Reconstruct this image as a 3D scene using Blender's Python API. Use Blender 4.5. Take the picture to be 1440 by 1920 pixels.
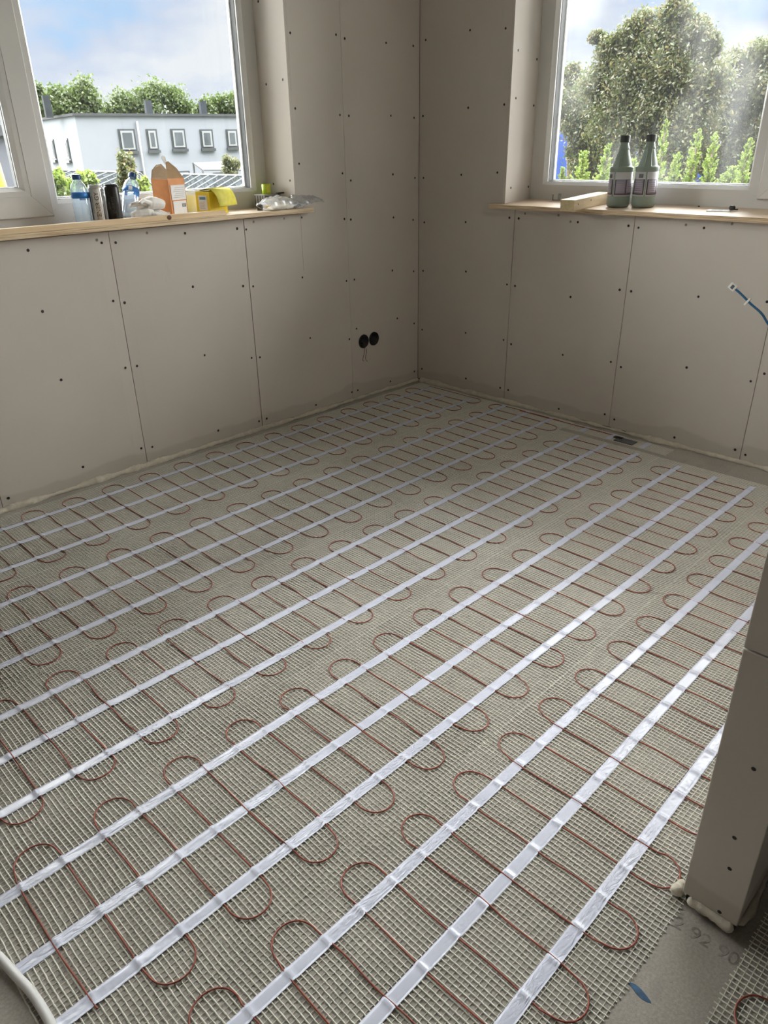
import bpy, bmesh, math, random
import numpy as np
from mathutils import Vector, Matrix, noise

for o in list(bpy.data.objects): bpy.data.objects.remove(o)
S = bpy.context.scene
C = S.collection
random.seed(7); RNG = np.random.default_rng(7)
PI = math.pi

# ------------------------------------------------------------------ camera
F_PX = 1384.61
CAM = Vector((3.04210, 2.75719, 1.21006))
R_RIGHT = Vector((-0.70250288, 0.71152868, -0.01471669))
R_DOWN = Vector((0.32718131, 0.3045262, -0.8944117))
R_FWD = Vector((-0.63191781, -0.63314197, -0.44672941))
cd = bpy.data.cameras.new('camera'); cam = bpy.data.objects.new('camera', cd); C.objects.link(cam)
cd.sensor_fit = 'VERTICAL'; cd.sensor_height = 36.0; cd.lens = F_PX / 1920 * 36.0
cd.clip_start = 0.02; cd.clip_end = 500
m = Matrix.Identity(4)
for i in range(3):
    m[i][0] = R_RIGHT[i]; m[i][1] = -R_DOWN[i]; m[i][2] = -R_FWD[i]; m[i][3] = CAM[i]
cam.matrix_world = m
S.camera = cam

# ------------------------------------------------------------------ world, sky-fill lamp, exposure
S.view_settings.view_transform = 'Standard'; S.view_settings.look = 'None'
S.view_settings.gamma = 1.0; S.view_settings.exposure = 0.0
S.view_settings.use_curve_mapping = False
SKY_STRENGTH = 1.0
SKY_FILL_STRENGTH = 48.0
w = bpy.data.worlds.new('sky'); S.world = w; w.use_nodes = True
nt = w.node_tree; nt.nodes.clear()
def N(t, **k):
    n = nt.nodes.new(t)
    for a, b in k.items(): setattr(n, a, b)
    return n
tc = N('ShaderNodeTexCoord'); mp = N('ShaderNodeMapping'); mp.inputs['Scale'].default_value = (1, 1, 2.6)
nz = N('ShaderNodeTexNoise'); nz.inputs['Scale'].default_value = 4.2; nz.inputs['Detail'].default_value = 7; nz.inputs['Roughness'].default_value = .55
cr = N('ShaderNodeValToRGB'); cr.color_ramp.elements[0].position = .34; cr.color_ramp.elements[0].color = (.52, .72, 1.0, 1)
cr.color_ramp.elements[1].position = .56; cr.color_ramp.elements[1].color = (.93, .95, 1.0, 1)
e = cr.color_ramp.elements.new(.44); e.color = (.70, .77, .94, 1)
bg = N('ShaderNodeBackground'); bg.inputs['Strength'].default_value = SKY_STRENGTH
out = N('ShaderNodeOutputWorld')
L = nt.links.new
L(tc.outputs['Generated'], mp.inputs['Vector']); L(mp.outputs[0], nz.inputs['Vector']); L(nz.outputs[0], cr.inputs[0])
L(cr.outputs[0], bg.inputs[0]); L(bg.outputs[0], out.inputs[0])

sd = bpy.data.lights.new('sun', 'SUN'); sun = bpy.data.objects.new('sun', sd); C.objects.link(sun)  # wide unseen lamp added as overcast sky fill, far brighter than the visible sky
sd.energy = SKY_FILL_STRENGTH; sd.angle = math.radians(164); sd.color = (1.0, .98, .95)
SKY_FILL_FROM = Vector((-1.0, -1.0, 1.8)).normalized()
sun.rotation_euler = (SKY_FILL_FROM).to_track_quat('Z', 'Y').to_euler()
sun.location = (-3, -3, 8)

# ------------------------------------------------------------------ helpers
def ray(u, v):
    return (R_RIGHT * ((u - 720) / F_PX) + R_DOWN * ((v - 960) / F_PX) + R_FWD)
def on(u, v, ax, val):
    d = ray(u, v); t = (val - CAM[ax]) / d[ax]; return CAM + d * t

def mat(name, col, rough=.5, var=0.0, vscale=8, bump=0.0, bscale=60, metal=0.0, spec=.5, col2=None, detail=4, stretch=None, trans=0.0, coat=0.0):
    mt = bpy.data.materials.new(name); mt.use_nodes = True
    t = mt.node_tree; b = t.nodes['Principled BSDF']
    b.inputs['Base Color'].default_value = (*col, 1); b.inputs['Roughness'].default_value = rough
    b.inputs['Metallic'].default_value = metal; b.inputs['Specular IOR Level'].default_value = spec
    b.inputs['Coat Weight'].default_value = coat
    if var or col2 or bump:
        g = t.nodes.new('ShaderNodeTexCoord'); vec = g.outputs['Object']
        if stretch:
            mpn = t.nodes.new('ShaderNodeMapping'); mpn.inputs['Scale'].default_value = stretch
            t.links.new(vec, mpn.inputs[0]); vec = mpn.outputs[0]
    if var or col2:
        n = t.nodes.new('ShaderNodeTexNoise'); n.inputs['Scale'].default_value = vscale; n.inputs['Detail'].default_value = detail
        t.links.new(vec, n.inputs['Vector'])
        r = t.nodes.new('ShaderNodeValToRGB'); r.color_ramp.elements[0].position = .3; r.color_ramp.elements[1].position = .7
        c2 = col2 or tuple(min(1, c * (1 + var)) for c in col)
        c1 = col if col2 else tuple(c * (1 - var) for c in col)
        r.color_ramp.elements[0].color = (*c1, 1); r.color_ramp.elements[1].color = (*c2, 1)
        t.links.new(n.outputs[0], r.inputs[0]); t.links.new(r.outputs[0], b.inputs['Base Color'])
    if bump:
        n2 = t.nodes.new('ShaderNodeTexNoise'); n2.inputs['Scale'].default_value = bscale; n2.inputs['Detail'].default_value = 4
        t.links.new(vec, n2.inputs['Vector'])
        bn = t.nodes.new('ShaderNodeBump'); bn.inputs['Strength'].default_value = bump; bn.inputs['Distance'].default_value = .003
        t.links.new(n2.outputs[0], bn.inputs['Height']); t.links.new(bn.outputs[0], b.inputs['Normal'])
    return mt

def tag(o, label=None, cat=None, group=None, kind=None):
    if label: o['label'] = label
    if cat: o['category'] = cat
    if group: o['group'] = group
    if kind: o['kind'] = kind
    return o
def empty(name, loc=(0, 0, 0), rot=(0, 0, 0), **k):
    o = bpy.data.objects.new(name, None); C.objects.link(o); o.location = loc; o.rotation_euler = rot
    o.empty_display_size = .05
    return tag(o, **k)
def link(name, me, mt=None, parent=None, smooth=False, **k):
    o = bpy.data.objects.new(name, me); C.objects.link(o)
    if mt and not me.materials: me.materials.append(mt)
    if parent: o.parent = parent
    if smooth: me.polygons.foreach_set('use_smooth', [True] * len(me.polygons))
    return tag(o, **k)

def smooth(pts, k=6):
    pts = [Vector(p) for p in pts]; out_ = []
    for i in range(len(pts) - 1):
        p0 = pts[max(i - 1, 0)]; p1 = pts[i]; p2 = pts[i + 1]; p3 = pts[min(i + 2, len(pts) - 1)]
        for j in range(k):
            t = j / k
            out_.append(.5 * ((2 * p1) + (p2 - p0) * t + (2 * p0 - 5 * p1 + 4 * p2 - p3) * t * t + (3 * p1 - p0 - 3 * p2 + p3) * t ** 3))
    return out_ + [pts[-1]]
class MB:
    def __init__(s): s.v = []; s.f = []
    def add(s, vs, fs):
        n = len(s.v); s.v += [tuple(x) for x in vs]; s.f += [tuple(i + n for i in f) for f in fs]; return s
    def box(s, a, b, M=None):
        x0, y0, z0 = a; x1, y1, z1 = b
        vs = [(x0,y0,z0),(x1,y0,z0),(x1,y1,z0),(x0,y1,z0),(x0,y0,z1),(x1,y0,z1),(x1,y1,z1),(x0,y1,z1)]
        if M: vs = [M @ Vector(v) for v in vs]
        return s.add(vs, [(0,3,2,1),(4,5,6,7),(0,1,5,4),(1,2,6,5),(2,3,7,6),(3,0,4,7)])
    def prism(s, poly, z0, z1, M=None):
        n = len(poly)
        vs = [(x, y, z0) for x, y in poly] + [(x, y, z1) for x, y in poly]
        if M: vs = [M @ Vector(v) for v in vs]
        return s.add(vs, [tuple(range(n - 1, -1, -1)), tuple(range(n, 2 * n))] + [(i, (i + 1) % n, n + (i + 1) % n, n + i) for i in range(n)])
    def lathe(s, prof, n=32, M=None, rad=None):
        vs = []
        for r, z in prof:
            for i in range(n):
                a = 2 * PI * i / n; rr = rad(r, z, a) if rad else r
                vs.append((rr * math.cos(a), rr * math.sin(a), z))
        if M: vs = [M @ Vector(v) for v in vs]
        fs = [(j*n+i, j*n+(i+1) % n, (j+1)*n+(i+1) % n, (j+1)*n+i) for j in range(len(prof)-1) for i in range(n)]
        fs.append(tuple(range(n-1, -1, -1))); fs.append(tuple((len(prof)-1)*n + i for i in range(n)))
        return s.add(vs, fs)
    def tube(s, pts, r, n=8, caps=True, jitter=None):
        pts = [Vector(p) for p in pts]; vs = []; up = Vector((0, 0, 1))
        for i, p in enumerate(pts):
            d = (pts[min(i+1, len(pts)-1)] - pts[max(i-1, 0)]).normalized()
            a = d.cross(up)
            if a.length < 1e-4: a = d.cross(Vector((1, 0, 0)))
            a.normalize(); b = a.cross(d)
            rr = r[i] if isinstance(r, (list, tuple)) else r
            for k in range(n):
                t = 2*PI*k/n; q = rr * (1 + (jitter(i, k) if jitter else 0))
                vs.append(p + a * (math.cos(t) * q) + b * (math.sin(t) * q))
        fs = [(j*n+i, j*n+(i+1) % n, (j+1)*n+(i+1) % n, (j+1)*n+i) for j in range(len(pts)-1) for i in range(n)]
        if caps: fs.append(tuple(range(n-1, -1, -1))); fs.append(tuple((len(pts)-1)*n + i for i in range(n)))
        return s.add(vs, fs)
    def mesh(s, name, bevel=0):
        me = bpy.data.meshes.new(name); me.from_pydata(s.v, [], s.f)
        bm = bmesh.new(); bm.from_mesh(me); bmesh.ops.recalc_face_normals(bm, faces=bm.faces)
        if bevel: bmesh.ops.bevel(bm, geom=bm.edges[:], offset=bevel, segments=2, affect='EDGES', profile=.5, clamp_overlap=True)
        bm.to_mesh(me); bm.free(); return me
    def build(s, name, mt, parent=None, smooth=False, bevel=0, **k):
        return link(name, s.mesh(name, bevel), mt, parent, smooth, **k)

def np_mesh(name, V, Q):
    me = bpy.data.meshes.new(name)
    me.vertices.add(len(V)); me.vertices.foreach_set('co', V.astype(np.float32).ravel())
    k = Q.shape[1]
    me.loops.add(Q.size); me.loops.foreach_set('vertex_index', Q.astype(np.int32).ravel())
    me.polygons.add(len(Q)); me.polygons.foreach_set('loop_start', np.arange(0, Q.size, k, dtype=np.int32))
    me.polygons.foreach_set('loop_total', np.full(len(Q), k, dtype=np.int32))
    me.update(calc_edges=True); me.validate(); return me
def shade_smooth(o):
    o.data.polygons.foreach_set('use_smooth', [True] * len(o.data.polygons)); return o
def text_mesh(txt, size, depth=.0002):
    cu = bpy.data.curves.new('t', 'FONT'); cu.body = txt; cu.size = size; cu.extrude = depth; cu.align_x = 'CENTER'; cu.align_y = 'CENTER'
    ob = bpy.data.objects.new('t', cu); C.objects.link(ob)
    dg = bpy.context.evaluated_depsgraph_get(); me = bpy.data.meshes.new_from_object(ob.evaluated_get(dg))
    bpy.data.objects.remove(ob); return me
def patch(name, mt, parent, r, a0, a1, z0, z1, n=14, th=.0004, rfun=None):
    b = MB(); vs = []; 
    for z in (z0, z1):
        for rr in (r, r + th):
            for i in range(n + 1):
                a = a0 + (a1 - a0) * i / n; q = rr + (rfun(z) if rfun else 0)
                vs.append((q * math.cos(a), q * math.sin(a), z))
    m_ = n + 1; fs = []
    for i in range(n):
        fs += [(m_+i, m_+i+1, 3*m_+i+1, 3*m_+i), (i+1, i, 2*m_+i, 2*m_+i+1), (2*m_+i, 3*m_+i, 3*m_+i+1, 2*m_+i+1), (i, i+1, m_+i+1, m_+i)]
    fs += [(0, m_, 3*m_, 2*m_), (n, 2*m_+n, 3*m_+n, m_+n)]
    b.add(vs, fs); return b.build(name, mt, parent, True)

# ------------------------------------------------------------------ materials
def plaster_material():
    mt = mat('plasterboard_paper', (.50, .462, .413), .75, bump=.06, bscale=220)
    t = mt.node_tree; b = t.nodes['Principled BSDF']; NN = t.nodes.new; K = t.links.new
    geo = NN('ShaderNodeNewGeometry'); sep = NN('ShaderNodeSeparateXYZ'); K(geo.outputs['Position'], sep.inputs[0])
    n1 = NN('ShaderNodeTexNoise'); n1.inputs['Scale'].default_value = 3.2; n1.inputs['Detail'].default_value = 6; K(geo.outputs['Position'], n1.inputs['Vector'])
    # primer brushed along the foot of the wall, ragged upper edge
    ma = NN('ShaderNodeMath'); ma.operation = 'MULTIPLY_ADD'; ma.inputs[1].default_value = .13; ma.inputs[2].default_value = .0; K(n1.outputs[0], ma.inputs[0])
    sb = NN('ShaderNodeMath'); sb.operation = 'SUBTRACT'; K(ma.outputs[0], sb.inputs[0]); K(sep.outputs[2], sb.inputs[1])
    mr = NN('ShaderNodeMapRange'); mr.inputs[1].default_value = -.006; mr.inputs[2].default_value = .006; K(sb.outputs[0], mr.inputs[0])
    n2 = NN('ShaderNodeTexNoise'); n2.inputs['Scale'].default_value = 1.6; n2.inputs['Detail'].default_value = 5; K(geo.outputs['Position'], n2.inputs['Vector'])
    r2 = NN('ShaderNodeValToRGB'); r2.color_ramp.elements[0].position = .3; r2.color_ramp.elements[1].position = .7
    r2.color_ramp.elements[0].color = (.515, .470, .422, 1); r2.color_ramp.elements[1].color = (.565, .520, .470, 1); K(n2.outputs[0], r2.inputs[0])
    # scuffs: stretched smears
    mpn = NN('ShaderNodeMapping'); mpn.inputs['Scale'].default_value = (26, 26, 6); K(geo.outputs['Position'], mpn.inputs[0])
    n3 = NN('ShaderNodeTexNoise'); n3.inputs['Scale'].default_value = 1.0; n3.inputs['Detail'].default_value = 5; K(mpn.outputs[0], n3.inputs['Vector'])
    r3 = NN('ShaderNodeMapRange'); r3.inputs[1].default_value = .66; r3.inputs[2].default_value = .8; r3.inputs[4].default_value = .25; K(n3.outputs[0], r3.inputs[0])
    mx0 = NN('ShaderNodeMix'); mx0.data_type = 'RGBA'; mx0.inputs['B'].default_value = (.42, .38, .34, 1)
    K(r3.outputs[0], mx0.inputs['Factor']); K(r2.outputs[0], mx0.inputs['A'])
    mx = NN('ShaderNodeMix'); mx.data_type = 'RGBA'; mx.inputs['B'].default_value = (.40, .37, .32, 1)
    mf = NN('ShaderNodeMath'); mf.operation = 'MULTIPLY'; mf.inputs[1].default_value = .55; K(mr.outputs[0], mf.inputs[0])
    K(mf.outputs[0], mx.inputs['Factor']); K(mx0.outputs['Result'], mx.inputs['A']); K(mx.outputs['Result'], b.inputs['Base Color'])
    return mt
M = {}
M['plaster'] = plaster_material()
M['core'] = mat('gypsum_core', (.56, .55, .52), .9, .08, 30)
M['backing'] = mat('dark_cavity', (.06, .055, .05), .9, .2, 10)
M['ceil'] = mat('ceiling_board', (.80, .78, .74), .8, .05, 3)
M['screw'] = mat('black_phosphate_screw', (.015, .013, .012), .5, .2, 200, metal=.3)
M['filled'] = mat('filled_screw', (.22, .20, .18), .9, .4, 300)
def concrete_material():
    mt = mat('screed_concrete', (.29, .264, .232), .68, bump=.22, bscale=520, col2=(.38, .35, .31), vscale=5, detail=7)
    t = mt.node_tree; b = t.nodes['Principled BSDF']
    ramp = [n for n in t.nodes if n.type == 'VALTORGB'][0]
    g = t.nodes.new('ShaderNodeTexCoord'); n = t.nodes.new('ShaderNodeTexNoise'); n.inputs['Scale'].default_value = 16; n.inputs['Detail'].default_value = 6
    mp_ = t.nodes.new('ShaderNodeMapping'); mp_.inputs['Scale'].default_value = (.35, 1.2, 1)
    t.links.new(g.outputs['Object'], mp_.inputs[0]); t.links.new(mp_.outputs[0], n.inputs['Vector'])
    r = t.nodes.new('ShaderNodeMapRange'); r.inputs[1].default_value = .58; r.inputs[2].default_value = .72; r.inputs[4].default_value = .45
    t.links.new(n.outputs[0], r.inputs[0])
    mx = t.nodes.new('ShaderNodeMix'); mx.data_type = 'RGBA'; mx.inputs['B'].default_value = (.19, .18, .165, 1)
    t.links.new(r.outputs[0], mx.inputs['Factor']); t.links.new(ramp.outputs[0], mx.inputs['A'])
    n4 = t.nodes.new('ShaderNodeTexNoise'); n4.inputs['Scale'].default_value = 210; n4.inputs['Detail'].default_value = 5; n4.inputs['Roughness'].default_value = .7
    t.links.new(g.outputs['Object'], n4.inputs['Vector'])
    r4 = t.nodes.new('ShaderNodeMapRange'); r4.inputs[1].default_value = .3; r4.inputs[2].default_value = .7; r4.inputs[3].default_value = .78; r4.inputs[4].default_value = 1.2
    t.links.new(n4.outputs[0], r4.inputs[0])
    vm = t.nodes.new('ShaderNodeVectorMath'); vm.operation = 'SCALE'; t.links.new(mx.outputs['Result'], vm.inputs[0]); t.links.new(r4.outputs[0], vm.inputs['Scale'])
    t.links.new(vm.outputs[0], b.inputs['Base Color'])
    return mt
M['concrete'] = concrete_material()
M['net'] = mat('glass_fibre', (.74, .73, .65), .22, .08, 40, spec=.6)
M['cable'] = mat('red_cable_sheath', (.30, .07, .042), .42, .25, 30)
M['foam'] = mat('pu_foam', (.52, .48, .395), .8, .12, 40, bump=.5, bscale=160)
M['pvc'] = mat('white_pvc', (.64, .63, .615), .32, .02, 3)
M['gasket'] = mat('black_gasket', (.025, .027, .03), .5, .2, 30)
M['spacer'] = mat('grey_spacer', (.006, .007, .009), .6, .2, 40)
def tape_material():
    mt = mat('white_tape', (.63, .66, .79), .24, .03, 12, spec=.5)
    t = mt.node_tree; b = t.nodes['Principled BSDF']
    g = t.nodes.new('ShaderNodeTexCoord')
    mp_ = t.nodes.new('ShaderNodeMapping'); mp_.inputs['Scale'].default_value = (26, 95, 40); mp_.inputs['Rotation'].default_value = (0, 0, .45)
    n = t.nodes.new('ShaderNodeTexNoise'); n.inputs['Scale'].default_value = 1; n.inputs['Detail'].default_value = 3; n.inputs['Distortion'].default_value = 1.2
    n2 = t.nodes.new('ShaderNodeTexNoise'); n2.inputs['Scale'].default_value = 3.2; n2.inputs['Detail'].default_value = 2
    r = t.nodes.new('ShaderNodeMapRange'); r.inputs[1].default_value = .45; r.inputs[2].default_value = .62
    r.inputs[3].default_value = .05; r.inputs[4].default_value = .75
    bn = t.nodes.new('ShaderNodeBump'); bn.inputs['Distance'].default_value = .004
    t.links.new(g.outputs['Object'], mp_.inputs[0]); t.links.new(mp_.outputs[0], n.inputs['Vector']); t.links.new(g.outputs['Object'], n2.inputs['Vector'])
    t.links.new(n2.outputs[0], r.inputs[0]); t.links.new(r.outputs[0], bn.inputs['Strength']); t.links.new(n.outputs[0], bn.inputs['Height'])
    t.links.new(bn.outputs[0], b.inputs['Normal'])
    return mt
M['tape'] = tape_material()
def ply_material():
    mt = mat('plywood', (.60, .45, .30), .5)
    t = mt.node_tree; b = t.nodes['Principled BSDF']; NN = t.nodes.new; K = t.links.new
    tc_ = NN('ShaderNodeTexCoord'); mp_ = NN('ShaderNodeMapping'); mp_.inputs['Scale'].default_value = (6, 6, 420); K(tc_.outputs['Object'], mp_.inputs[0])
    n = NN('ShaderNodeTexNoise'); n.inputs['Scale'].default_value = 1; n.inputs['Detail'].default_value = 2; K(mp_.outputs[0], n.inputs['Vector'])
    r = NN('ShaderNodeValToRGB'); r.color_ramp.elements[0].position = .38; r.color_ramp.elements[0].color = (.38, .25, .14, 1)
    r.color_ramp.elements[1].position = .55; r.color_ramp.elements[1].color = (.68, .54, .36, 1); K(n.outputs[0], r.inputs[0])
    n2 = NN('ShaderNodeTexNoise'); n2.inputs['Scale'].default_value = 9; n2.inputs['Detail'].default_value = 5; K(tc_.outputs['Object'], n2.inputs['Vector'])
    r2 = NN('ShaderNodeValToRGB'); r2.color_ramp.elements[0].color = (.56, .42, .30, 1); r2.color_ramp.elements[1].color = (.70, .56, .42, 1); K(n2.outputs[0], r2.inputs[0])
    geo = NN('ShaderNodeNewGeometry'); sp = NN('ShaderNodeSeparateXYZ'); K(geo.outputs['Normal'], sp.inputs[0])
    ab = NN('ShaderNodeMath'); ab.operation = 'ABSOLUTE'; K(sp.outputs[2], ab.inputs[0])
    gt = NN('ShaderNodeMath'); gt.operation = 'GREATER_THAN'; gt.inputs[1].default_value = .7; K(ab.outputs[0], gt.inputs[0])
    mx = NN('ShaderNodeMix'); mx.data_type = 'RGBA'; K(gt.outputs[0], mx.inputs['Factor']); K(r.outputs[0], mx.inputs['A']); K(r2.outputs[0], mx.inputs['B'])
    K(mx.outputs['Result'], b.inputs['Base Color']); return mt
M['ply'] = ply_material()
M['pine'] = mat('pine_wood', (.62, .45, .26), .55, col2=(.74, .58, .38), vscale=5, detail=6, stretch=(1.2, 14, 14), bump=.1, bscale=20)
M['pinex'] = mat('pine_wood_beam', (.60, .47, .29), .6, col2=(.74, .61, .42), vscale=4, detail=6, stretch=(1.5, 16, 16), bump=.1, bscale=20)
M['knot'] = mat('pine_knot', (.10, .035, .015), .6, .3, 60)
def glass_material(name, dirt, tint, seed):
    mt = bpy.data.materials.new(name); mt.use_nodes = True; t = mt.node_tree; t.nodes.clear(); NN = t.nodes.new; K = t.links.new
    o = NN('ShaderNodeOutputMaterial'); tr = NN('ShaderNodeBsdfTransparent'); tr.inputs[0].default_value = (*tint, 1)
    gl = NN('ShaderNodeBsdfGlossy'); gl.inputs['Roughness'].default_value = .02
    df = NN('ShaderNodeBsdfTranslucent'); df.inputs[0].default_value = (.9, .92, .95, 1)
    fr = NN('ShaderNodeFresnel'); fr.inputs[0].default_value = 1.35
    geo = NN('ShaderNodeNewGeometry')
    mp_ = NN('ShaderNodeMapping'); mp_.inputs['Scale'].default_value = (7, 7, 1.3); mp_.inputs['Location'].default_value = (seed, seed, 0); K(geo.outputs['Position'], mp_.inputs[0])
    n = NN('ShaderNodeTexNoise'); n.inputs['Scale'].default_value = 1; n.inputs['Detail'].default_value = 4; K(mp_.outputs[0], n.inputs['Vector'])
    n2 = NN('ShaderNodeTexNoise'); n2.inputs['Scale'].default_value = 3.0; n2.inputs['Detail'].default_value = 3; K(geo.outputs['Position'], n2.inputs['Vector'])
    mu = NN('ShaderNodeMath'); mu.operation = 'MULTIPLY'; K(n.outputs[0], mu.inputs[0]); K(n2.outputs[0], mu.inputs[1])
    r = NN('ShaderNodeMapRange'); r.inputs[1].default_value = .18; r.inputs[2].default_value = .42; r.inputs[3].default_value = dirt * .12; r.inputs[4].default_value = dirt
    K(mu.outputs[0], r.inputs[0])
    m1 = NN('ShaderNodeMixShader'); m2 = NN('ShaderNodeMixShader')
    K(r.outputs[0], m1.inputs[0]); K(tr.outputs[0], m1.inputs[1]); K(df.outputs[0], m1.inputs[2])
    K(fr.outputs[0], m2.inputs[0]); K(m1.outputs[0], m2.inputs[1]); K(gl.outputs[0], m2.inputs[2]); K(m2.outputs[0], o.inputs[0])
    return mt
M['glass1'] = glass_material('window_glass', .004, (.97, .985, .98), 2.0)
M['glass2'] = glass_material('dusty_window_glass', .04, (.97, .985, .98), 5.3)
def clear_plastic(name, tint, gloss=.12, frost=.1, rough=.08):
    mt = bpy.data.materials.new(name); mt.use_nodes = True; t = mt.node_tree; t.nodes.clear(); NN = t.nodes.new; K = t.links.new
    o = NN('ShaderNodeOutputMaterial'); tr = NN('ShaderNodeBsdfTransparent'); tr.inputs[0].default_value = (*tint, 1)
    gl = NN('ShaderNodeBsdfGlossy'); gl.inputs['Roughness'].default_value = rough
    df = NN('ShaderNodeBsdfTranslucent'); df.inputs[0].default_value = (.85, .9, .95, 1)
    n = NN('ShaderNodeTexNoise'); n.inputs['Scale'].default_value = 60; g = NN('ShaderNodeTexCoord'); K(g.outputs['Object'], n.inputs['Vector'])
    r = NN('ShaderNodeMapRange'); r.inputs[3].default_value = frost * .5; r.inputs[4].default_value = frost * 1.5; K(n.outputs[0], r.inputs[0])
    lw = NN('ShaderNodeLayerWeight'); lw.inputs[0].default_value = .3
    ad = NN('ShaderNodeMath'); ad.operation = 'MULTIPLY_ADD'; ad.inputs[1].default_value = .45; ad.inputs[2].default_value = gloss; K(lw.outputs['Facing'], ad.inputs[0])
    m1 = NN('ShaderNodeMixShader'); m2 = NN('ShaderNodeMixShader')
    K(r.outputs[0], m1.inputs[0]); K(tr.outputs[0], m1.inputs[1]); K(df.outputs[0], m1.inputs[2])
    K(ad.outputs[0], m2.inputs[0]); K(m1.outputs[0], m2.inputs[1]); K(gl.outputs[0], m2.inputs[2]); K(m2.outputs[0], o.inputs[0])
    return mt
def leaf_material(name, c1, c2, c3):
    mt = bpy.data.materials.new(name); mt.use_nodes = True; t = mt.node_tree; t.nodes.clear(); NN = t.nodes.new; K = t.links.new
    o = NN('ShaderNodeOutputMaterial'); g = NN('ShaderNodeNewGeometry')
    r = NN('ShaderNodeValToRGB'); r.color_ramp.elements[0].color = (*c1, 1); r.color_ramp.elements[1].color = (*c3, 1)
    e_ = r.color_ramp.elements.new(.6); e_.color = (*c2, 1); K(g.outputs['Random Per Island'], r.inputs[0])
    d = NN('ShaderNodeBsdfDiffuse'); tl = NN('ShaderNodeBsdfTranslucent'); gl = NN('ShaderNodeBsdfGlossy'); gl.inputs['Roughness'].default_value = .45
    K(r.outputs[0], d.inputs[0]); K(r.outputs[0], tl.inputs[0])
    m1 = NN('ShaderNodeMixShader'); m1.inputs[0].default_value = .5; m2 = NN('ShaderNodeMixShader'); m2.inputs[0].default_value = .06
    K(d.outputs[0], m1.inputs[1]); K(tl.outputs[0], m1.inputs[2]); K(m1.outputs[0], m2.inputs[1]); K(gl.outputs[0], m2.inputs[2]); K(m2.outputs[0], o.inputs[0])
    return mt

# ------------------------------------------------------------------ room shell
CEIL = 2.62; XB = 4.9; YB = 4.6
DEP = .20                                       # reveal depth
WL = dict(s0=.81, s1=2.72, z0=.957, z1=2.34)    # opening in the left wall (y = 0), s = x
WR = dict(s0=.54, s1=2.40, z0=.957, z1=2.34)    # opening in the right wall (x = 0), s = y
BT = .0125                                      # board thickness

floor = MB().box((-.3, -.3, -.2), (XB, YB, 0)).build('floor', M['concrete'], label='grey concrete screed floor under the heating mats', kind='structure')
MB().box((-.3, -.3, CEIL), (XB, YB, CEIL + .1)).build('ceiling', M['ceil'], label='plain ceiling above the room', kind='structure')

def holed_wall(name, left, W, length, label):
    b = MB(); t0, t1 = -.30, -BT - .0005
    def bx(s0, s1, z0, z1):
        if left: b.box((s0, t0, z0), (s1, t1, z1))
        else: b.box((t0, s0, z0), (t1, s1, z1))
    r = .014
    if left:      # pocket behind the two socket boxes
        bx(-.3, .29, -.02, CEIL); bx(.47, W['s0'] - r, -.02, CEIL); bx(.29, .47, -.02, .25); bx(.29, .47, .345, CEIL); b.box((.29, t0, .25), (.47, -.075, .345))
    else: bx(-.3, W['s0'] - r, -.02, CEIL)
    bx(W['s1'] + r, length, -.02, CEIL)
    bx(W['s0'] - r, W['s1'] + r, -.02, W['z0'] - .022); bx(W['s0'] - r, W['s1'] + r, W['z1'] + r, CEIL)
    return b.build(name, M['backing'], label=label, kind='structure')
wall_left = holed_wall('wall_left', True, WL, XB, 'left wall of screwed plasterboard panels under and beside the window')
wall_right = holed_wall('wall_right', False, WR, YB, 'right wall of screwed plasterboard panels under and beside the window')
MB().box((XB, -.3, -.02), (XB + .15, YB, CEIL)).build('wall_back', M['plaster'], label='plasterboard wall behind the viewer', kind='structure')
MB().box((-.3, YB, -.02), (XB + .15, YB + .15, CEIL)).build('wall_side', M['plaster'], label='plasterboard wall at the far side of the next room', kind='structure')

def P(left, s, z, d):   # s along the wall, z up, d = depth outwards from the wall face
    return (s, -d, z) if left else (-d, s, z)
def board(wall, left, s0, s1, z0, z1, taper=True):
    """rectangular plasterboard with tapered long edges"""
    b = MB(); g = .0012; s0 += g; s1 -= g; tp = .0014; e = .045
    if not taper or s1 - s0 < .2: ss = [(s0, 0), (s1, 0)]
    else: ss = [(s0, tp), (s0 + e, 0), (s1 - e, 0), (s1, tp)]
    vs = [P(left, s, z, d) for z in (z0, z1) for s, d in ss] + [P(left, s, z, BT) for z in (z0, z1) for s in (s0, s1)]
    n = len(ss); fs = [(i, i + 1, n + i + 1, n + i) for i in range(n - 1)]
    a, bb, c, d_ = 2 * n, 2 * n + 1, 2 * n + 2, 2 * n + 3
    fs += [(a, c, d_, bb), (0, n, c, a), (n - 1, bb, d_, 2 * n - 1), tuple(range(n)) + (bb, a), tuple(range(n, 2 * n)) + (d_, c)]
    b.add(vs, fs); o = b.build('plasterboard', M['plaster'], wall); o['rng'] = 0
    del o['rng']; return o
def board_poly(wall, left, poly):
    b = MB(); n = len(poly)
    vs = [P(left, s, z, 0) for s, z in poly] + [P(left, s, z, BT) for s, z in poly]
    fs = [tuple(range(n)), tuple(range(2 * n - 1, n - 1, -1))] + [(i, (i + 1) % n, n + (i + 1) % n, n + i) for i in range(n)]
    b.add(vs, fs); return b.build('plasterboard', M['plaster'], wall)
ZS = .934                                       # boards below the sills stop here
lb = {}
b1 = board(wall_left, True, .0, .505, .012, CEIL)
b2 = board_poly(wall_left, True, [(.5062, .012), (1.0938, .012), (1.0938, ZS), (.797, ZS), (.797, CEIL), (.5062, CEIL)])
LB = [(0, .505, b1), (.505, 1.095, b2)]
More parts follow.
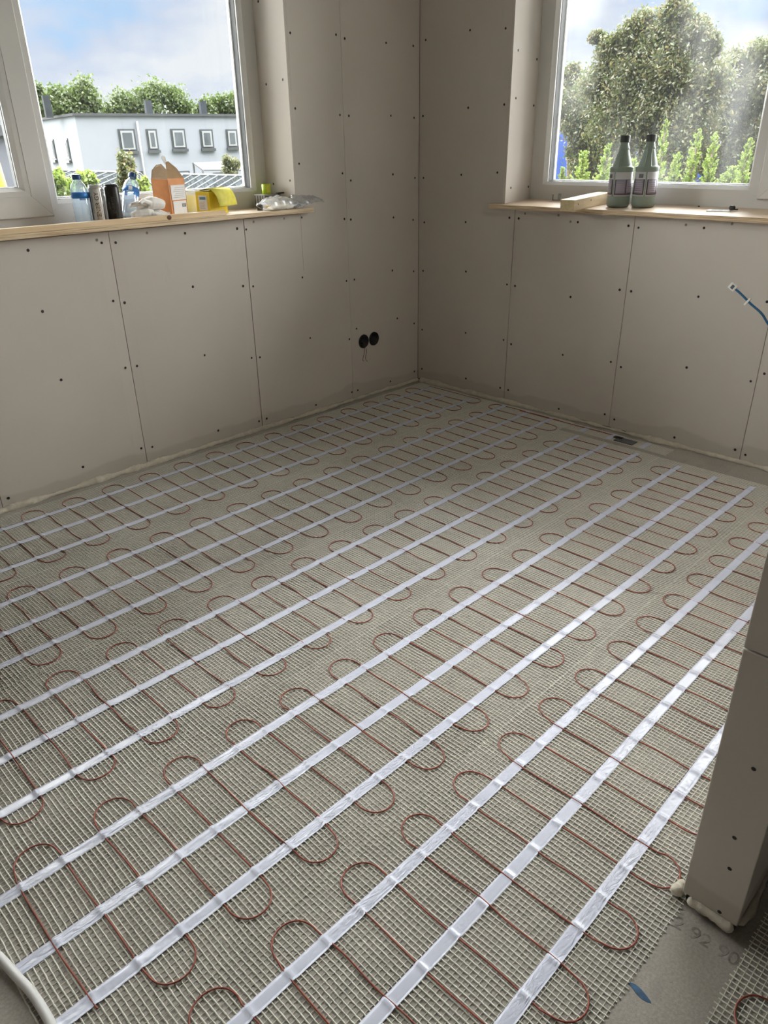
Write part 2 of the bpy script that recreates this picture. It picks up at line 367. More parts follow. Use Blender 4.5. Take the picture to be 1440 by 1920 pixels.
for s0, s1 in ((1.095, 1.70), (1.70, 2.295), (2.295, 2.895), (2.895, 3.495), (3.495, 4.095), (4.095, 4.89)):
    LB.append((s0, s1, board(wall_left, True, s0, s1, .012, ZS if s0 < 2.8 else CEIL)))
MB().box((.7868, -.0005, .69), (.7876, .0002, ZS)).build('cut_line', M['backing'], wall_left)
r1 = board_poly(wall_right, False, [(.0005, .012), (.5988, .012), (.5988, ZS), (.527, ZS), (.527, CEIL), (.0005, CEIL)])
RB = [(0, .6, r1)]
for s0, s1 in ((.6, 1.2), (1.2, 1.8), (1.8, 2.4), (2.4, 3.0), (3.0, 3.6), (3.6, 4.59)):
    RB.append((s0, s1, board(wall_right, False, s0, s1, .012, ZS if s0 < 2.3 else CEIL)))
# boards lining the reveals
def reveal(wall, left, W):
    a = MB(); s0 = W['s0']
    pts = ((s0 - .0125, 0), (s0, 0), (s0, DEP + .012), (s0 - .0125, DEP + .012))
    vs = [P(left, s, z, d) for z in (W['z0'] - .02, W['z1']) for s, d in pts]
    a.add(vs, [(0, 1, 2, 3), (4, 7, 6, 5), (0, 4, 5, 1), (1, 5, 6, 2), (2, 6, 7, 3), (3, 7, 4, 0)])
    o1 = a.build('reveal_board', M['plaster'], wall)
    s1 = W['s1']; a = MB()
    pts = ((s1, 0), (s1 + .0125, 0), (s1 + .0125, DEP + .012), (s1, DEP + .012))
    vs = [P(left, s, z, d) for z in (W['z0'] - .02, W['z1']) for s, d in pts]
    a.add(vs, [(0, 1, 2, 3), (4, 7, 6, 5), (0, 4, 5, 1), (1, 5, 6, 2), (2, 6, 7, 3), (3, 7, 4, 0)])
    a.build('reveal_board', M['plaster'], wall)
    a = MB(); pts = ((s0 - .0125, 0), (s1 + .0125, 0), (s1 + .0125, DEP + .012), (s0 - .0125, DEP + .012))
    vs = [P(left, s, z, d) for z in (W['z1'], W['z1'] + .0125) for s, d in pts]
    a.add(vs, [(0, 1, 2, 3), (4, 7, 6, 5), (0, 4, 5, 1), (1, 5, 6, 2), (2, 6, 7, 3), (3, 7, 4, 0)])
    a.build('reveal_board', M['plaster'], wall)
    # board above the window
    a = MB(); vs = [P(left, s, z, d) for z in (W['z1'] + .013, CEIL) for s, d in ((s0 - .012, 0), (s1 + .17, 0), (s1 + .17, BT), (s0 - .012, BT))]
    a.add(vs, [(0, 1, 2, 3), (4, 7, 6, 5), (0, 4, 5, 1), (1, 5, 6, 2), (2, 6, 7, 3), (3, 7, 4, 0)])
    a.build('plasterboard', M['plaster'], wall)
    # piece between the reveal end and the next full board
    a = MB(); vs = [P(left, s, z, d) for z in (ZS, W['z1'] + .012) for s, d in ((s1 + .013, 0), (2.895 if left else 2.4, 0), (2.895 if left else 2.4, BT), (s1 + .013, BT))]
    if left: a.add(vs, [(0, 1, 2, 3), (4, 7, 6, 5), (0, 4, 5, 1), (1, 5, 6, 2), (2, 6, 7, 3), (3, 7, 4, 0)]); a.build('plasterboard', M['plaster'], wall)
    return o1
revL = reveal(wall_left, True, WL); revR = reveal(wall_right, False, WR)

# partition stub on the right
PX, PY0, PY1 = 2.072, 2.512, 2.606
wp = MB().box((.0, PY0 + .004, -.02), (PX - BT - .001, PY1 - .004, CEIL)).build('wall_partition', M['backing'], label='narrow plasterboard partition wall end at the right edge', kind='structure')
pl1 = MB().box((PX - BT, PY0, .026), (PX, PY1, .5515)).build('plasterboard', M['plaster'], wp, bevel=.0015)
pl2 = MB().box((PX - BT - .001, PY0 - .001, .5535), (PX - .0012, PY1, CEIL)).build('plasterboard', M['plaster'], wp, bevel=.0015)
for s0, s1 in ((0.013, .66), (.66, 1.26), (1.26, 1.86), (1.86, PX - BT)):
    MB().box((s0 + .001, PY1 - BT, .03), (s1 - .001, PY1 - .0005, CEIL)).build('plasterboard', M['plaster'], wp)
    MB().box((s0 + .001, PY0 + .0005, .03), (s1 - .001, PY0 + BT, CEIL)).build('plasterboard', M['plaster'], wp)

# ------------------------------------------------------------------ screws
def screw_mesh(name, mt):
    b = MB(); n = 9; prof = [(.0048, .0), (.0046, .0003), (.0030, .0003), (.0012, .0001)]
    b.lathe(prof, n); me = b.mesh(name); me.materials.append(mt); return me
SM = screw_mesh('screw', M['screw']); SF = screw_mesh('filled_screw', M['filled'])
def screw(parent, loc, nrm, me=SM, k=1.0):
    o = bpy.data.objects.new('screw', me); C.objects.link(o); o.parent = parent
    o.location = loc; o.rotation_euler = Vector(nrm).to_track_quat('Z', 'Y').to_euler(); o.scale = (k * 1.12, k * 1.12, k)
def zoomed(ox, oy, s, pts): return [(ox + a / s, oy + b / s) for a, b in pts]
SL = zoomed(400, 0, 3.6, [(519,222),(828,234),(887,260),(1166,289),(1349,310),(553,732),(855,776),(915,782),(1198,781),(1355,795),(579,1105),(872,1170),(928,1218),(1212,1177),(1361,1201),(597,1468),(885,1478),(928,1482),(1216,1468),(1348,1484),(161,1543),(222,1549)])
SL += zoomed(440, 400, 4.235, [(67,578),(147,580),(538,509),(888,537),(951,526),(1252,454),(1421,460),(1291,834),(1425,874),(968,916),(911,999),(600,990),(135,1148),(201,1143),(1427,1255),(1237,1334),(931,1420),(978,1405),(646,1522),(194,1651),(255,1630)])
SL += zoomed(0, 430, 3, [(158,118),(572,76),(651,75),(1041,22),(1085,323),(239,462),(637,403),(701,413),(706,779),(771,769),(344,847),(1151,708),(795,1232),(857,1224),(467,1337),(1228,1132)])
SL += [(16, 934)]
SLF = zoomed(400, 0, 3.6, [(272,1497),(478,1475)]) + zoomed(0, 430, 3, [(545,60),(827,20)])
SR = zoomed(780, 400, 2.1818, [(34,37),(203,36),(382,18),(420,21),(29,235),(204,238),(372,291),(405,297),(632,342),(833,313),(880,319),(1155,341),(662,36),(869,51),(910,59),(1178,60),(25,476),(203,489),(358,518),(389,535),(600,579),(797,608),(838,629),(1107,631),(1369,687),(1425,656),(24,636),(204,676),(344,714),(377,723),(584,800),(772,822),(811,843),(1057,917),(1305,967),(1347,988)])
SR += zoomed(780, 0, 4.5714, [(83,343),(463,259),(768,243),(60,994),(447,924),(756,896),(64,1525),(388,1498),(697,1479)])
SR += [(1438, 566)]
SRF = zoomed(780, 400, 2.1818, [(583,8),(632,34),(1104,47),(1293,43),(446,1)])
def place_wall(pts, left, boards, me):
    for u, v in pts:
        p = on(u, v, 1 if left else 0, 0.0); s = p.x if left else p.y
        par = [b for a, c, b in boards if a <= s < c]
        screw(par[0] if par else boards[0][2], p, (0, 1, 0) if left else (1, 0, 0), me, random.uniform(.9, 1.1))
place_wall(SL, True, LB, SM); place_wall(SLF, True, LB, SF); place_wall(SR, False, RB, SM); place_wall(SRF, False, RB, SF)
for u, v in zoomed(400, 0, 3.6, [(303,10),(357,569),(469,538),(406,1241),(518,1219)]): screw(revL, on(u, v, 0, WL['s0']), (1, 0, 0))
for u, v in zoomed(780, 0, 4.5714, [(876,431),(1036,508),(856,842),(1009,905),(813,1610),(963,1601)]): screw(revR, on(u, v, 1, WR['s0']), (0, 1, 0))
for u, v in ((1413, 1442), (1377, 1571), (1368, 1629), (1349, 1710)): screw(pl1, on(u, v, 0, PX), (1, 0, 0), SM, .7)

# ------------------------------------------------------------------ windows
def ring(b, left, s0, s1, z0, z1, prof, gap=.0):
    """mitred frame: prof = list of (inset, depth) outline swept round the rectangle; returns four members as MBs"""
    out_ = []
    def pt(side, end, ins, d):
        a0, a1, c0, c1 = s0 + ins, s1 - ins, z0 + ins, z1 - ins
        return {'b': [(a0, c0), (a1, c0)], 't': [(a0, c1), (a1, c1)], 'l': [(a0, c0), (a0, c1)], 'r': [(a1, c0), (a1, c1)]}[side][end]
    n = len(prof)
    for side in 'btlr':
        mb_ = MB(); vs = []
        for end in (0, 1):
            for ins, d in prof:
                s, z = pt(side, end, ins, d)
                if gap:
                    k = gap if end == 0 else -gap
                    if side in 'bt': s += k
                    else: z += k
                vs.append(P(left, s, z, d))
        mb_.add(vs, [(i, (i + 1) % n, n + (i + 1) % n, n + i) for i in range(n)] + [tuple(range(n)), tuple(range(2 * n - 1, n - 1, -1))])
        out_.append(mb_)
    return out_
def window(name, left, W, pane, sash, label, glass):
    root = empty(name, label=label, category=None) if False else empty(name)
    tag(root, label, 'window', kind='structure')
    s0, s1, z0, z1 = W['s0'] - .012, W['s1'] + .012, W['z0'] - .02, W['z1'] + .012
    p0, p1, pz0, pz1 = pane       # inner edges of the fixed pane's bead
    fr = MB()
    def fb(a, b_, c, d_, d0=DEP, d1=DEP + .075):
        fr.add([P(left, s, z, d) for d in (d0, d1) for s, z in ((a, c), (b_, c), (b_, d_), (a, d_))],
               [(0, 1, 2, 3), (4, 7, 6, 5), (0, 4, 5, 1), (1, 5, 6, 2), (2, 6, 7, 3), (3, 7, 4, 0)])
    mull = (p1, sash[0] + .03)
    fb(s0, p0, z0, z1); fb(p0, mull[0], z0, pz0); fb(p0, mull[0], pz1, z1)
    fb(mull[1] + .09, s1, z0, sash[2] + .03); fb(s1 - .05, s1, sash[2] + .03, z1); fb(mull[1], s1 - .05, pz1, z1); fb(mull[1], mull[1] + .09, z0, sash[2] + .03)
    f = fr.build('window_frame', M['pvc'], root)
    mu = MB(); mu.add([P(left, s, z, d) for d in (DEP - .0015, DEP + .075) for s, z in ((p1, pz0), (p1 + .012, pz0 - .018), (mull[1], pz0 - .018), (mull[1], pz1), (p1, pz1))],
               [(0, 1, 2, 3, 4), (9, 8, 7, 6, 5), (0, 5, 6, 1), (1, 6, 7, 2), (2, 7, 8, 3), (3, 8, 9, 4), (4, 9, 5, 0)])
    mu.build('mullion', M['pvc'], root)
    under = MB(); under.add([P(left, s, z, d) for d in (DEP, DEP + .07) for s, z in ((mull[0], z0), (mull[1], z0), (mull[1], pz0 - .0185), (mull[0] + .012, pz0 - .0185), (mull[0], pz0 - .0005))],
               [(0, 1, 2, 3, 4), (9, 8, 7, 6, 5), (0, 5, 6, 1), (1, 6, 7, 2), (2, 7, 8, 3), (3, 8, 9, 4), (4, 9, 5, 0)])
    under.build('mullion_foot', M['pvc'], root)
    # fixed pane: bead, gasket/spacer, outer lip, glass
    for q in ring(None, left, p0, p1, pz0, pz1, [(-.002, DEP + .0005), (.0, DEP + .0005), (.013, DEP + .020), (.013, DEP + .028), (-.002, DEP + .028)]): q.build('glazing_bead', M['pvc'], root)
    for q in ring(None, left, p0, p1, pz0, pz1, [(.0, DEP + .0285), (.0150, DEP + .0285), (.0150, DEP + .060), (.0, DEP + .060)]): q.build('edge_spacer', M['spacer'], root)
    for q in ring(None, left, p0, p1, pz0, pz1, [(.0, DEP + .0605), (.020, DEP + .0605), (.020, DEP + .075), (.0, DEP + .075)]): q.build('outer_lip', M['pvc'], root)
    g = MB(); g.box(*(lambda a, b_: (tuple(min(x, y) for x, y in zip(a, b_)), tuple(max(x, y) for x, y in zip(a, b_))))(P(left, p0 + .004, pz0 + .004, DEP + .0245), P(left, p1 - .004, pz1 - .004, DEP + .028)))
    g.build('pane', glass, root)
    # opening sash, standing proud of the frame
    a0, a1, c0, c1 = sash
    sr = empty('sash'); sr.parent = root
    for q in ring(None, left, a0, a1, c0, c1, [(0, DEP - .002), (.003, DEP - .018), (.006, DEP - .020), (.073, DEP - .020), (.073, DEP + .03), (0, DEP + .0)], .0004): q.build('sash_rail', M['pvc'], sr)
    for q in ring(None, left, a0 + .0735, a1 - .0735, c0 + .0735, c1 - .0735, [(0, DEP + .03), (0, DEP - .019), (.017, DEP - .017), (.029, DEP + .004), (.029, DEP + .012), (.01, DEP + .03)]): q.build('sash_bead', M['pvc'], sr)
    for q in ring(None, left, a0 + .0735, a1 - .0735, c0 + .0735, c1 - .0735, [(.012, DEP + .0125), (.031, DEP + .0125), (.031, DEP + .036), (.012, DEP + .036)]): q.build('sash_gasket', M['gasket'], sr)
    g = MB(); i_ = .0735 + .02
    g.box(*(lambda a, b_: (tuple(min(x, y) for x, y in zip(a, b_)), tuple(max(x, y) for x, y in zip(a, b_))))(P(left, a0 + i_, c0 + i_, DEP + .008), P(left, a1 - i_, c1 - i_, DEP + .0118)))
    g.build('sash_pane', glass, sr)
    return root
window('window_1', True, WL, (.868, 1.782, 1.026, 2.27), (1.806, 2.71, .984, 2.31), 'white plastic window in the left wall, looking out on the white building', M['glass1'])
window('window_2', False, WR, (.607, 1.560, 1.024, 2.27), (1.598, 2.39, .992, 2.31), 'white plastic window with a dusty pane in the right wall, looking out on trees', M['glass2'])

# ------------------------------------------------------------------ plywood sills
def sill(name, left, W, end, z, over, label, tilt=0.0):
    b = MB(); s0 = W['s0'] + .0005; s1 = W['s1'] - .0005
    zz = lambda d: z + tilt * (d + over)
    poly = [(end, -over), (s1 + .07, -over), (s1 + .07, -.0008), (s1, -.0008), (s1, DEP - .001), (s0, DEP - .001), (s0, -.0008), (end, -.0008)]
    n = len(poly); vs = [P(left, s, zz(d), d) for s, d in poly] + [P(left, s, zz(d) - .0175, d) for s, d in poly]
    b.add(vs, [tuple(range(n)), tuple(range(2 * n - 1, n - 1, -1))] + [(i, (i + 1) % n, n + (i + 1) % n, n + i) for i in range(n)])
    return b.build(name, M['ply'], label=label, cat='window sill')
ZL = .957; OVL = .035
sill('window_sill', True, WL, .735, ZL, OVL, 'plywood window sill board in the left window, cluttered with bottles and boxes')
ZR0 = .947; TILT = .055; OVR = .035
sill('window_sill', False, WR, .472, ZR0, OVR, 'plywood window sill board in the right window, holding two green bottles', TILT)
zr = lambda x: ZR0 + TILT * (-x + OVR)
# ------------------------------------------------------------------ heating mats
NETL = 2.92
def net_mesh(name, length, width, seed, cell=.01, wb=.00118, wa=.00062):
    rg = np.random.default_rng(seed)
    nb = int(length / cell) + 1; na = int(width / cell) + 1
    Vs = []; Qs = []; off = 0
    # strands across the strip (along y), fat and glossy
    sub = 2; m_ = (na - 1) * sub + 1
    ys = np.linspace(0, width, m_)
    i = np.arange(nb)
    ph = rg.uniform(0, 6.28, 4)
    wob = lambda x, y: .0011 * np.sin(9 * y + 3 * x + ph[0]) + .0009 * np.sin(23 * y - 5 * x + ph[1]) 
    X = (i * cell)[:, None] + wob((i * cell)[:, None], ys[None, :]) + rg.normal(0, .00035, (nb, 1))
    X = X + rg.normal(0, .00018, X.shape)
    ov0 = -rg.uniform(.001, .006, (nb, 1)); ov1 = rg.uniform(.001, .006, (nb, 1))
    Y = np.repeat(ys[None, :], nb, 0); Y[:, :1] += ov0; Y[:, -1:] += ov1
    knot = (np.arange(m_) % sub == 0).astype(float)[None, :]
    Z = .0008 + .0005 * knot + .0005 * (np.sin(13 * X + ph[2]) * np.sin(11 * Y + ph[3])) + np.zeros_like(X)
    W_ = wb * (1 + .25 * (1 - knot)) * (1 + rg.normal(0, .1, X.shape))
    H = .0011 + 0 * X
    P4 = np.stack([np.stack([X - W_, Y, Z], -1), np.stack([X - .45 * W_, Y, Z + H], -1), np.stack([X + .45 * W_, Y, Z + H], -1), np.stack([X + W_, Y, Z], -1)], 2)
    idx = np.arange(nb * m_ * 4).reshape(nb, m_, 4)
    for k in range(3):
        Qs.append(np.stack([idx[:, :-1, k], idx[:, :-1, k + 1], idx[:, 1:, k + 1], idx[:, 1:, k]], -1).reshape(-1, 4))
    Vs.append(P4.reshape(-1, 3)); off += nb * m_ * 4
    # strands along the strip (along x), thin
    j = np.arange(na); xs = np.arange(nb) * cell
    Y2 = (j * cell)[:, None] + .0010 * np.sin(7 * xs[None, :] + j[:, None] * .4 + ph[1]) + rg.normal(0, .00015, (na, nb)) 
    X2 = np.repeat(xs[None, :], na, 0)
    Z2 = .0013 + .0004 * np.sin(17 * X2 + 9 * Y2)
    P3 = np.stack([np.stack([X2, Y2 - wa, Z2], -1), np.stack([X2, Y2, Z2 + .0008], -1), np.stack([X2, Y2 + wa, Z2], -1)], 2)
    idx = np.arange(na * nb * 3).reshape(na, nb, 3) + off
    for k in range(2):
        Qs.append(np.stack([idx[:, :-1, k], idx[:, 1:, k], idx[:, 1:, k + 1], idx[:, :-1, k + 1]], -1).reshape(-1, 4))
    Vs.append(P3.reshape(-1, 3))
    me = np_mesh(name, np.concatenate(Vs), np.concatenate(Qs)); me.materials.append(M['net'])
    me.polygons.foreach_set('use_smooth', [True] * len(me.polygons)); return me
NETS = [net_mesh('glass_fibre_net', 2.92, .49, 1), net_mesh('glass_fibre_net', 2.79, .49, 2)]

def cable_path(xphase, yl, yr, xa, xb, seed, first=None):
    """serpentine; left turns are centred on xphase + n * pitch"""
    rg = random.Random(seed); pitch = .1588; h = pitch / 4 * 1.0
    half = pitch / 2
    k0 = math.ceil((xa - xphase - half / 2) / half); pts = []
    xs = []
    k = -60
    legs = [(xphase - half / 2 + n * half, n) for n in range(-60, 60)]
    legs = [(x, n) for x, n in legs if xa <= x <= xb]
    rr = half / 2
    wig = [rg.uniform(-.004, .004) for _ in range(len(legs) + 1)]
    for q, (x, n) in enumerate(legs):
        up = (n % 2 == 0)          # even leg: going from right side to the left turn
        ys_ = np.linspace(yr - .055, yl + .055, 26) if up else np.linspace(yl + .055, yr - .055, 26)
        dx0 = rg.uniform(-.0025, .0025); f = rg.uniform(1.5, 3.5)
        bow = rg.choice([0, 0, 0, .006, -.005]) 
        for y in ys_:
            t = (y - yl) / (yr - yl)
            pts.append((x + dx0 * math.sin(f * t * 6) + bow * math.sin(PI * t) * (1 if 0 < t < 1 else 0), y, 0))
        if q < len(legs) - 1:
            x2 = legs[q + 1][0]; cx = (x + x2) / 2 + wig[q] * .6
            ye, yb = (yl, yl + .055) if up else (yr, yr - .055)
            bul = 1.06 + rg.uniform(-.05, .06)
            for a in range(1, 16):
                th = PI * a / 16
                pts.append((cx - math.cos(th) * (x2 - x) / 2 * (1 + (bul - 1) * math.sin(th) * 1.6), yb + (ye - yb) * math.sin(th) ** .85 + wig[q] * .5 * math.sin(th), 0))
    return pts, [x for x, n in legs]
TAPES = [((2.95,.152),(.063,.154)),((2.95,.295),(.068,.301)),((2.95,.447),(.077,.450)),
         ((2.95,.652),(.054,.646)),((2.95,.807),(.056,.791)),((2.95,.946),(.051,.927)),
         ((2.95,1.147),(.170,1.144)),((2.95,1.291),(.179,1.293)),((2.95,1.441),(.191,1.447)),
         ((2.953,1.640),(.203,1.640)),((2.953,1.788),(.210,1.793)),((2.955,1.920),(.209,1.935)),
         ((2.96,2.116),(.215,2.119)),((2.96,2.266),(.22,2.252)),((2.96,2.421),(.22,2.376))]
def tape_mesh(p0, p1, legs, seed, width=.025):
    rg = np.random.default_rng(seed); n = int(abs(p0[0] - p1[0]) / .004); mcols = 7
    t = np.linspace(0, 1, n); x = p0[0] + (p1[0] - p0[0]) * t; y = p0[1] + (p1[1] - p0[1]) * t
    y = y + .0012 * np.sin(3.1 * x + seed)
    lx = np.array(legs)
    hb = np.exp(-((x[:, None] - lx[None, :]) / .0048) ** 2).max(1)
    wr = np.clip(np.sin(2.3 * x + seed * 1.7) * np.sin(5.1 * x + seed), 0, 1)
    V = []; 
    for c in range(mcols):
        fy = (c / (mcols - 1) - .5) * width
        z = .0032 + .0030 * hb + .0005 * np.sin(40 * x + c * .9 + seed) * wr + .0003 * rg.normal(0, 1, n) * wr - (.0008 if c in (0, mcols - 1) else 0)
        V.append(np.stack([x, y + fy + .0006 * np.sin(7 * x + c), z], -1))
    top = np.stack(V, 1); bot = top.copy(); bot[:, :, 2] -= .0003
    A = np.concatenate([top.reshape(-1, 3), bot.reshape(-1, 3)]); id_ = np.arange(n * mcols).reshape(n, mcols); N_ = n * mcols
    Q = [np.stack([id_[:-1, :-1], id_[1:, :-1], id_[1:, 1:], id_[:-1, 1:]], -1).reshape(-1, 4)]
    for c in (0, mcols - 1): Q.append(np.stack([id_[:-1, c], id_[:-1, c] + N_, id_[1:, c] + N_, id_[1:, c]], -1))
    for r_ in (0, n - 1): Q.append(np.stack([id_[r_, :-1], id_[r_, 1:], id_[r_, 1:] + N_, id_[r_, :-1] + N_], -1))
    return np_mesh('tape', A, np.concatenate(Q))
def tube_np(pts, r, n=7):
    Pn = np.array(pts); d = np.gradient(Pn, axis=0); d /= np.linalg.norm(d, axis=1)[:, None] + 1e-12
    a = np.cross(d, np.array([0, 0, 1.0])); a /= np.linalg.norm(a, axis=1)[:, None] + 1e-12; b = np.cross(a, d)
    th = np.arange(n) * 2 * PI / n
    V = Pn[:, None, :] + r * (a[:, None, :] * np.cos(th)[None, :, None] + b[:, None, :] * np.sin(th)[None, :, None])
    id_ = np.arange(len(Pn) * n).reshape(len(Pn), n); nx = np.roll(id_, -1, 1)
    return V.reshape(-1, 3), np.stack([id_[:-1], nx[:-1], nx[1:], id_[1:]], -1).reshape(-1, 4)
MATS = [ # label, net x start, y start, net mesh, cable phase, y left, y right, x range
    ('heating mat strip with red cable loops, the one along the left wall', .035, .052, 0, 2.238, .080, .513),
    ('heating mat strip with red cable loops, second from the left wall', .035, .545, 0, 2.319, .587, 1.026),
    ('heating mat strip with red cable loops, middle one of the five', .165, 1.040, 1, 2.569, 1.082, 1.499),
    ('heating mat strip with red cable loops, fourth from the left wall', .165, 1.533, 1, 2.680, 1.566, 1.997),
    ('heating mat strip with red cable loops, the one touching the partition wall end', .165, 2.026, 1, 2.280, 2.043, 2.494)]
for k, (lab, nx0, ny0, ni, ph, yl, yr) in enumerate(MATS):
    root = empty('heating_mat', label=lab, cat='heating mat', group='electric floor heating mat strips')
    o = link('glass_fibre_net', NETS[ni], None, root, kind='stuff'); o.location = (nx0, ny0, 0)
    pts, legs = cable_path(ph, yl, yr, nx0 + .015, 2.945, 10 + k)
    Pn = np.array(pts); Pn[:, 2] = .0034 + .0004 * np.sin(Pn[:, 0] * 31) * np.sin(Pn[:, 1] * 27)
    V, Q = tube_np(Pn, .00155); link('heating_cable', np_mesh('heating_cable', V, Q), M['cable'], root, True)
    for q in range(3):
        p0, p1 = TAPES[k * 3 + q]; link('tape', tape_mesh(p0, p1, legs, k * 3 + q + 1), M['tape'], root, True)

# small mat beyond the partition end
root = empty('heating_mat', label='corner of another heating mat on the floor behind the partition wall end', cat='heating mat')
o = link('glass_fibre_net', net_mesh('glass_fibre_net', 1.6, .49, 5), None, root, kind='stuff'); o.location = (.95, 2.632, 0)
pts, legs = cable_path(2.178, 2.652, 3.08, 1.0, 2.56, 33)
Pn = np.array(pts); Pn[:, 2] = .0034; V, Q = tube_np(Pn, .0016); link('heating_cable', np_mesh('heating_cable', V, Q), M['cable'], root, True)

# cold-lead strip by the right wall
root = empty('cold_lead_strip', label='narrow net strip with a grey label plate by the foot of the right wall', cat='sensor strip')
o = link('glass_fibre_net', net_mesh('glass_fibre_net', .085, .62, 8), None, root, kind='stuff'); o.location = (.046, .92, 0)
for yc in (1.128, 1.266, 1.430):
    MB().box((.046, yc - .0125, .0035), (.127, yc + .0125, .0042)).build('tape_patch', M['tape'], root)
M['plate'] = mat('grey_label_plate', (.10, .105, .115), .45, .1, 30); M['blacktape'] = mat('black_tape', (.012, .012, .013), .4, .2, 20)
MB().box((.074, 1.296, .0035), (.124, 1.386, .0065)).build('label_plate', M['plate'], root, bevel=.0008)
MB().box((.070, 1.276, .0040), (.092, 1.315, .0075)).build('black_tape', M['blacktape'], root, bevel=.0008)
MB().tube([(.065, .75 + .03 * i, .004 + .0005 * math.sin(i)) for i in range(18)], .002, 6).build('lead_cable', M['cable'], root, True)

# loose white hose at the near left corner
HP = [(2.985, 1.60, .011), (2.968, 1.70, .0115), (2.957, 1.757, .0115), (2.950, 1.807, .0115), (2.944, 1.847, .0115), (2.942, 1.895, .0115), (2.944, 1.94, .0115), (2.955, 2.05, .0115), (2.97, 2.15, .0115)]
M['hose'] = mat('white_conduit', (.74, .74, .73), .38, .03, 20)
MB().tube(smooth(HP), .0075, 12).build('conduit_hose', M['hose'], None, True, label='white plastic conduit hose lying across the mat at the near left corner', cat='hose')

# ------------------------------------------------------------------ marks on the floor
M['ink'] = mat('dark_stencil_ink', (.30, .28, .245), .8, vscale=70, col2=(.11, .10, .09)); M['blue_paint'] = mat('blue_paint', (.012, .075, .17), .5, .5, 90)
for txt, x, y, rz, sz, lab in (('2 92 90', 2.112, 2.575, math.radians(92), .036, 'faded dark printed numbers on the concrete beside the partition foot'),):
    o = link('floor_print', text_mesh(txt, sz, .00015), M['ink'], None, label=lab, cat='print'); o.location = (x, y, .0003); o.rotation_euler = (0, 0, rz)
o = link('floor_print', text_mesh('DX', .03, .00015), M['ink'], None, label='faded dark printed letters under the heating net near the right wall', cat='print')
o.location = (.27, 1.83, .0003); o.rotation_euler = (0, 0, math.radians(90))
b = MB(); a0 = Vector((2.266, 2.516, 0)); a1 = Vector((2.269, 2.556, 0)); pl = []
for i in range(9):
    t = i / 8; pl.append((a0.lerp(a1, t).x - .006 * math.sin(PI * t ** .7) - .001, a0.lerp(a1, t).y))
for i in range(8, -1, -1):
    t = i / 8; pl.append((a0.lerp(a1, t).x + .005 * math.sin(PI * t ** 1.4) + .0012, a0.lerp(a1, t).y + .001))
b.prism(pl, .0, .0005).build('paint_stroke', M['blue_paint'], None, label='short blue paint stroke on the bare concrete floor', cat='paint mark')

# ------------------------------------------------------------------ foam along the wall feet
def foam(name, p0, p1, nrm, r, seed, label, n=160, fq=9, amp=.9):
    rg = random.Random(seed); pts = []; rad = []
    for i in range(n):
        t = i / (n - 1); p = Vector(p0).lerp(Vector(p1), t)
        q = noise.noise(Vector((t * fq, seed + .37, 0))) * .8 + noise.noise(Vector((t * fq * 3.7, seed + .37, 4))) * .45
        ed = min(1, .25 + math.sqrt(min(t, 1 - t) * n / 5)); rr = r * (1 + amp * max(-.6, q)) * ed; rad.append(rr)
        pts.append(p + Vector(nrm) * (rr * .25) + Vector((0, 0, .006)))
    b = MB(); b.tube(pts, rad, 10, jitter=lambda i, k: .16 * noise.noise(Vector((i * .3, k * 1.3, seed))) + (.38 * noise.noise(Vector((i * 1.37 + .2, k * 1.9, seed + 3.3))) if n > 100 else 0))
    return b.build(name, M['foam'], None, True, label=label, cat='sealing foam')
foam('sealing_foam', (.0, .002, 0), (3.2, .002, 0), (0, 1, 0), .0105, 3, 'bead of cream expanding foam along the foot of the left wall', 420, 14, 1.3)
foam('sealing_foam', (.002, .02, 0), (.002, 2.50, 0), (1, 0, 0), .0115, 5, 'bead of cream expanding foam along the foot of the right wall', 330, 12, 1.3)
foam('sealing_foam', (PX - .004, PY0 + .012, .012), (PX - .002, PY1 - .004, .010), (1, 0, 0), .0105, 9, 'thick foam sausage under the near end of the partition', 40, 1.3, .35)
foam('sealing_foam', (PX - .02, PY1 - .004, .004), (.9, PY1 - .004, .004), (0, 1, 0), .008, 12, 'rough foam bead along the dark side of the partition', 150, 12, 1.0)
foam('sealing_foam', (PX + .002, PY0 - .008, .004), (PX - .03, PY0 - .006, .010), (0, -1, 0), .0105, 15, 'small yellowish foam lump at the left corner of the partition foot', 14, 1.0, .3)

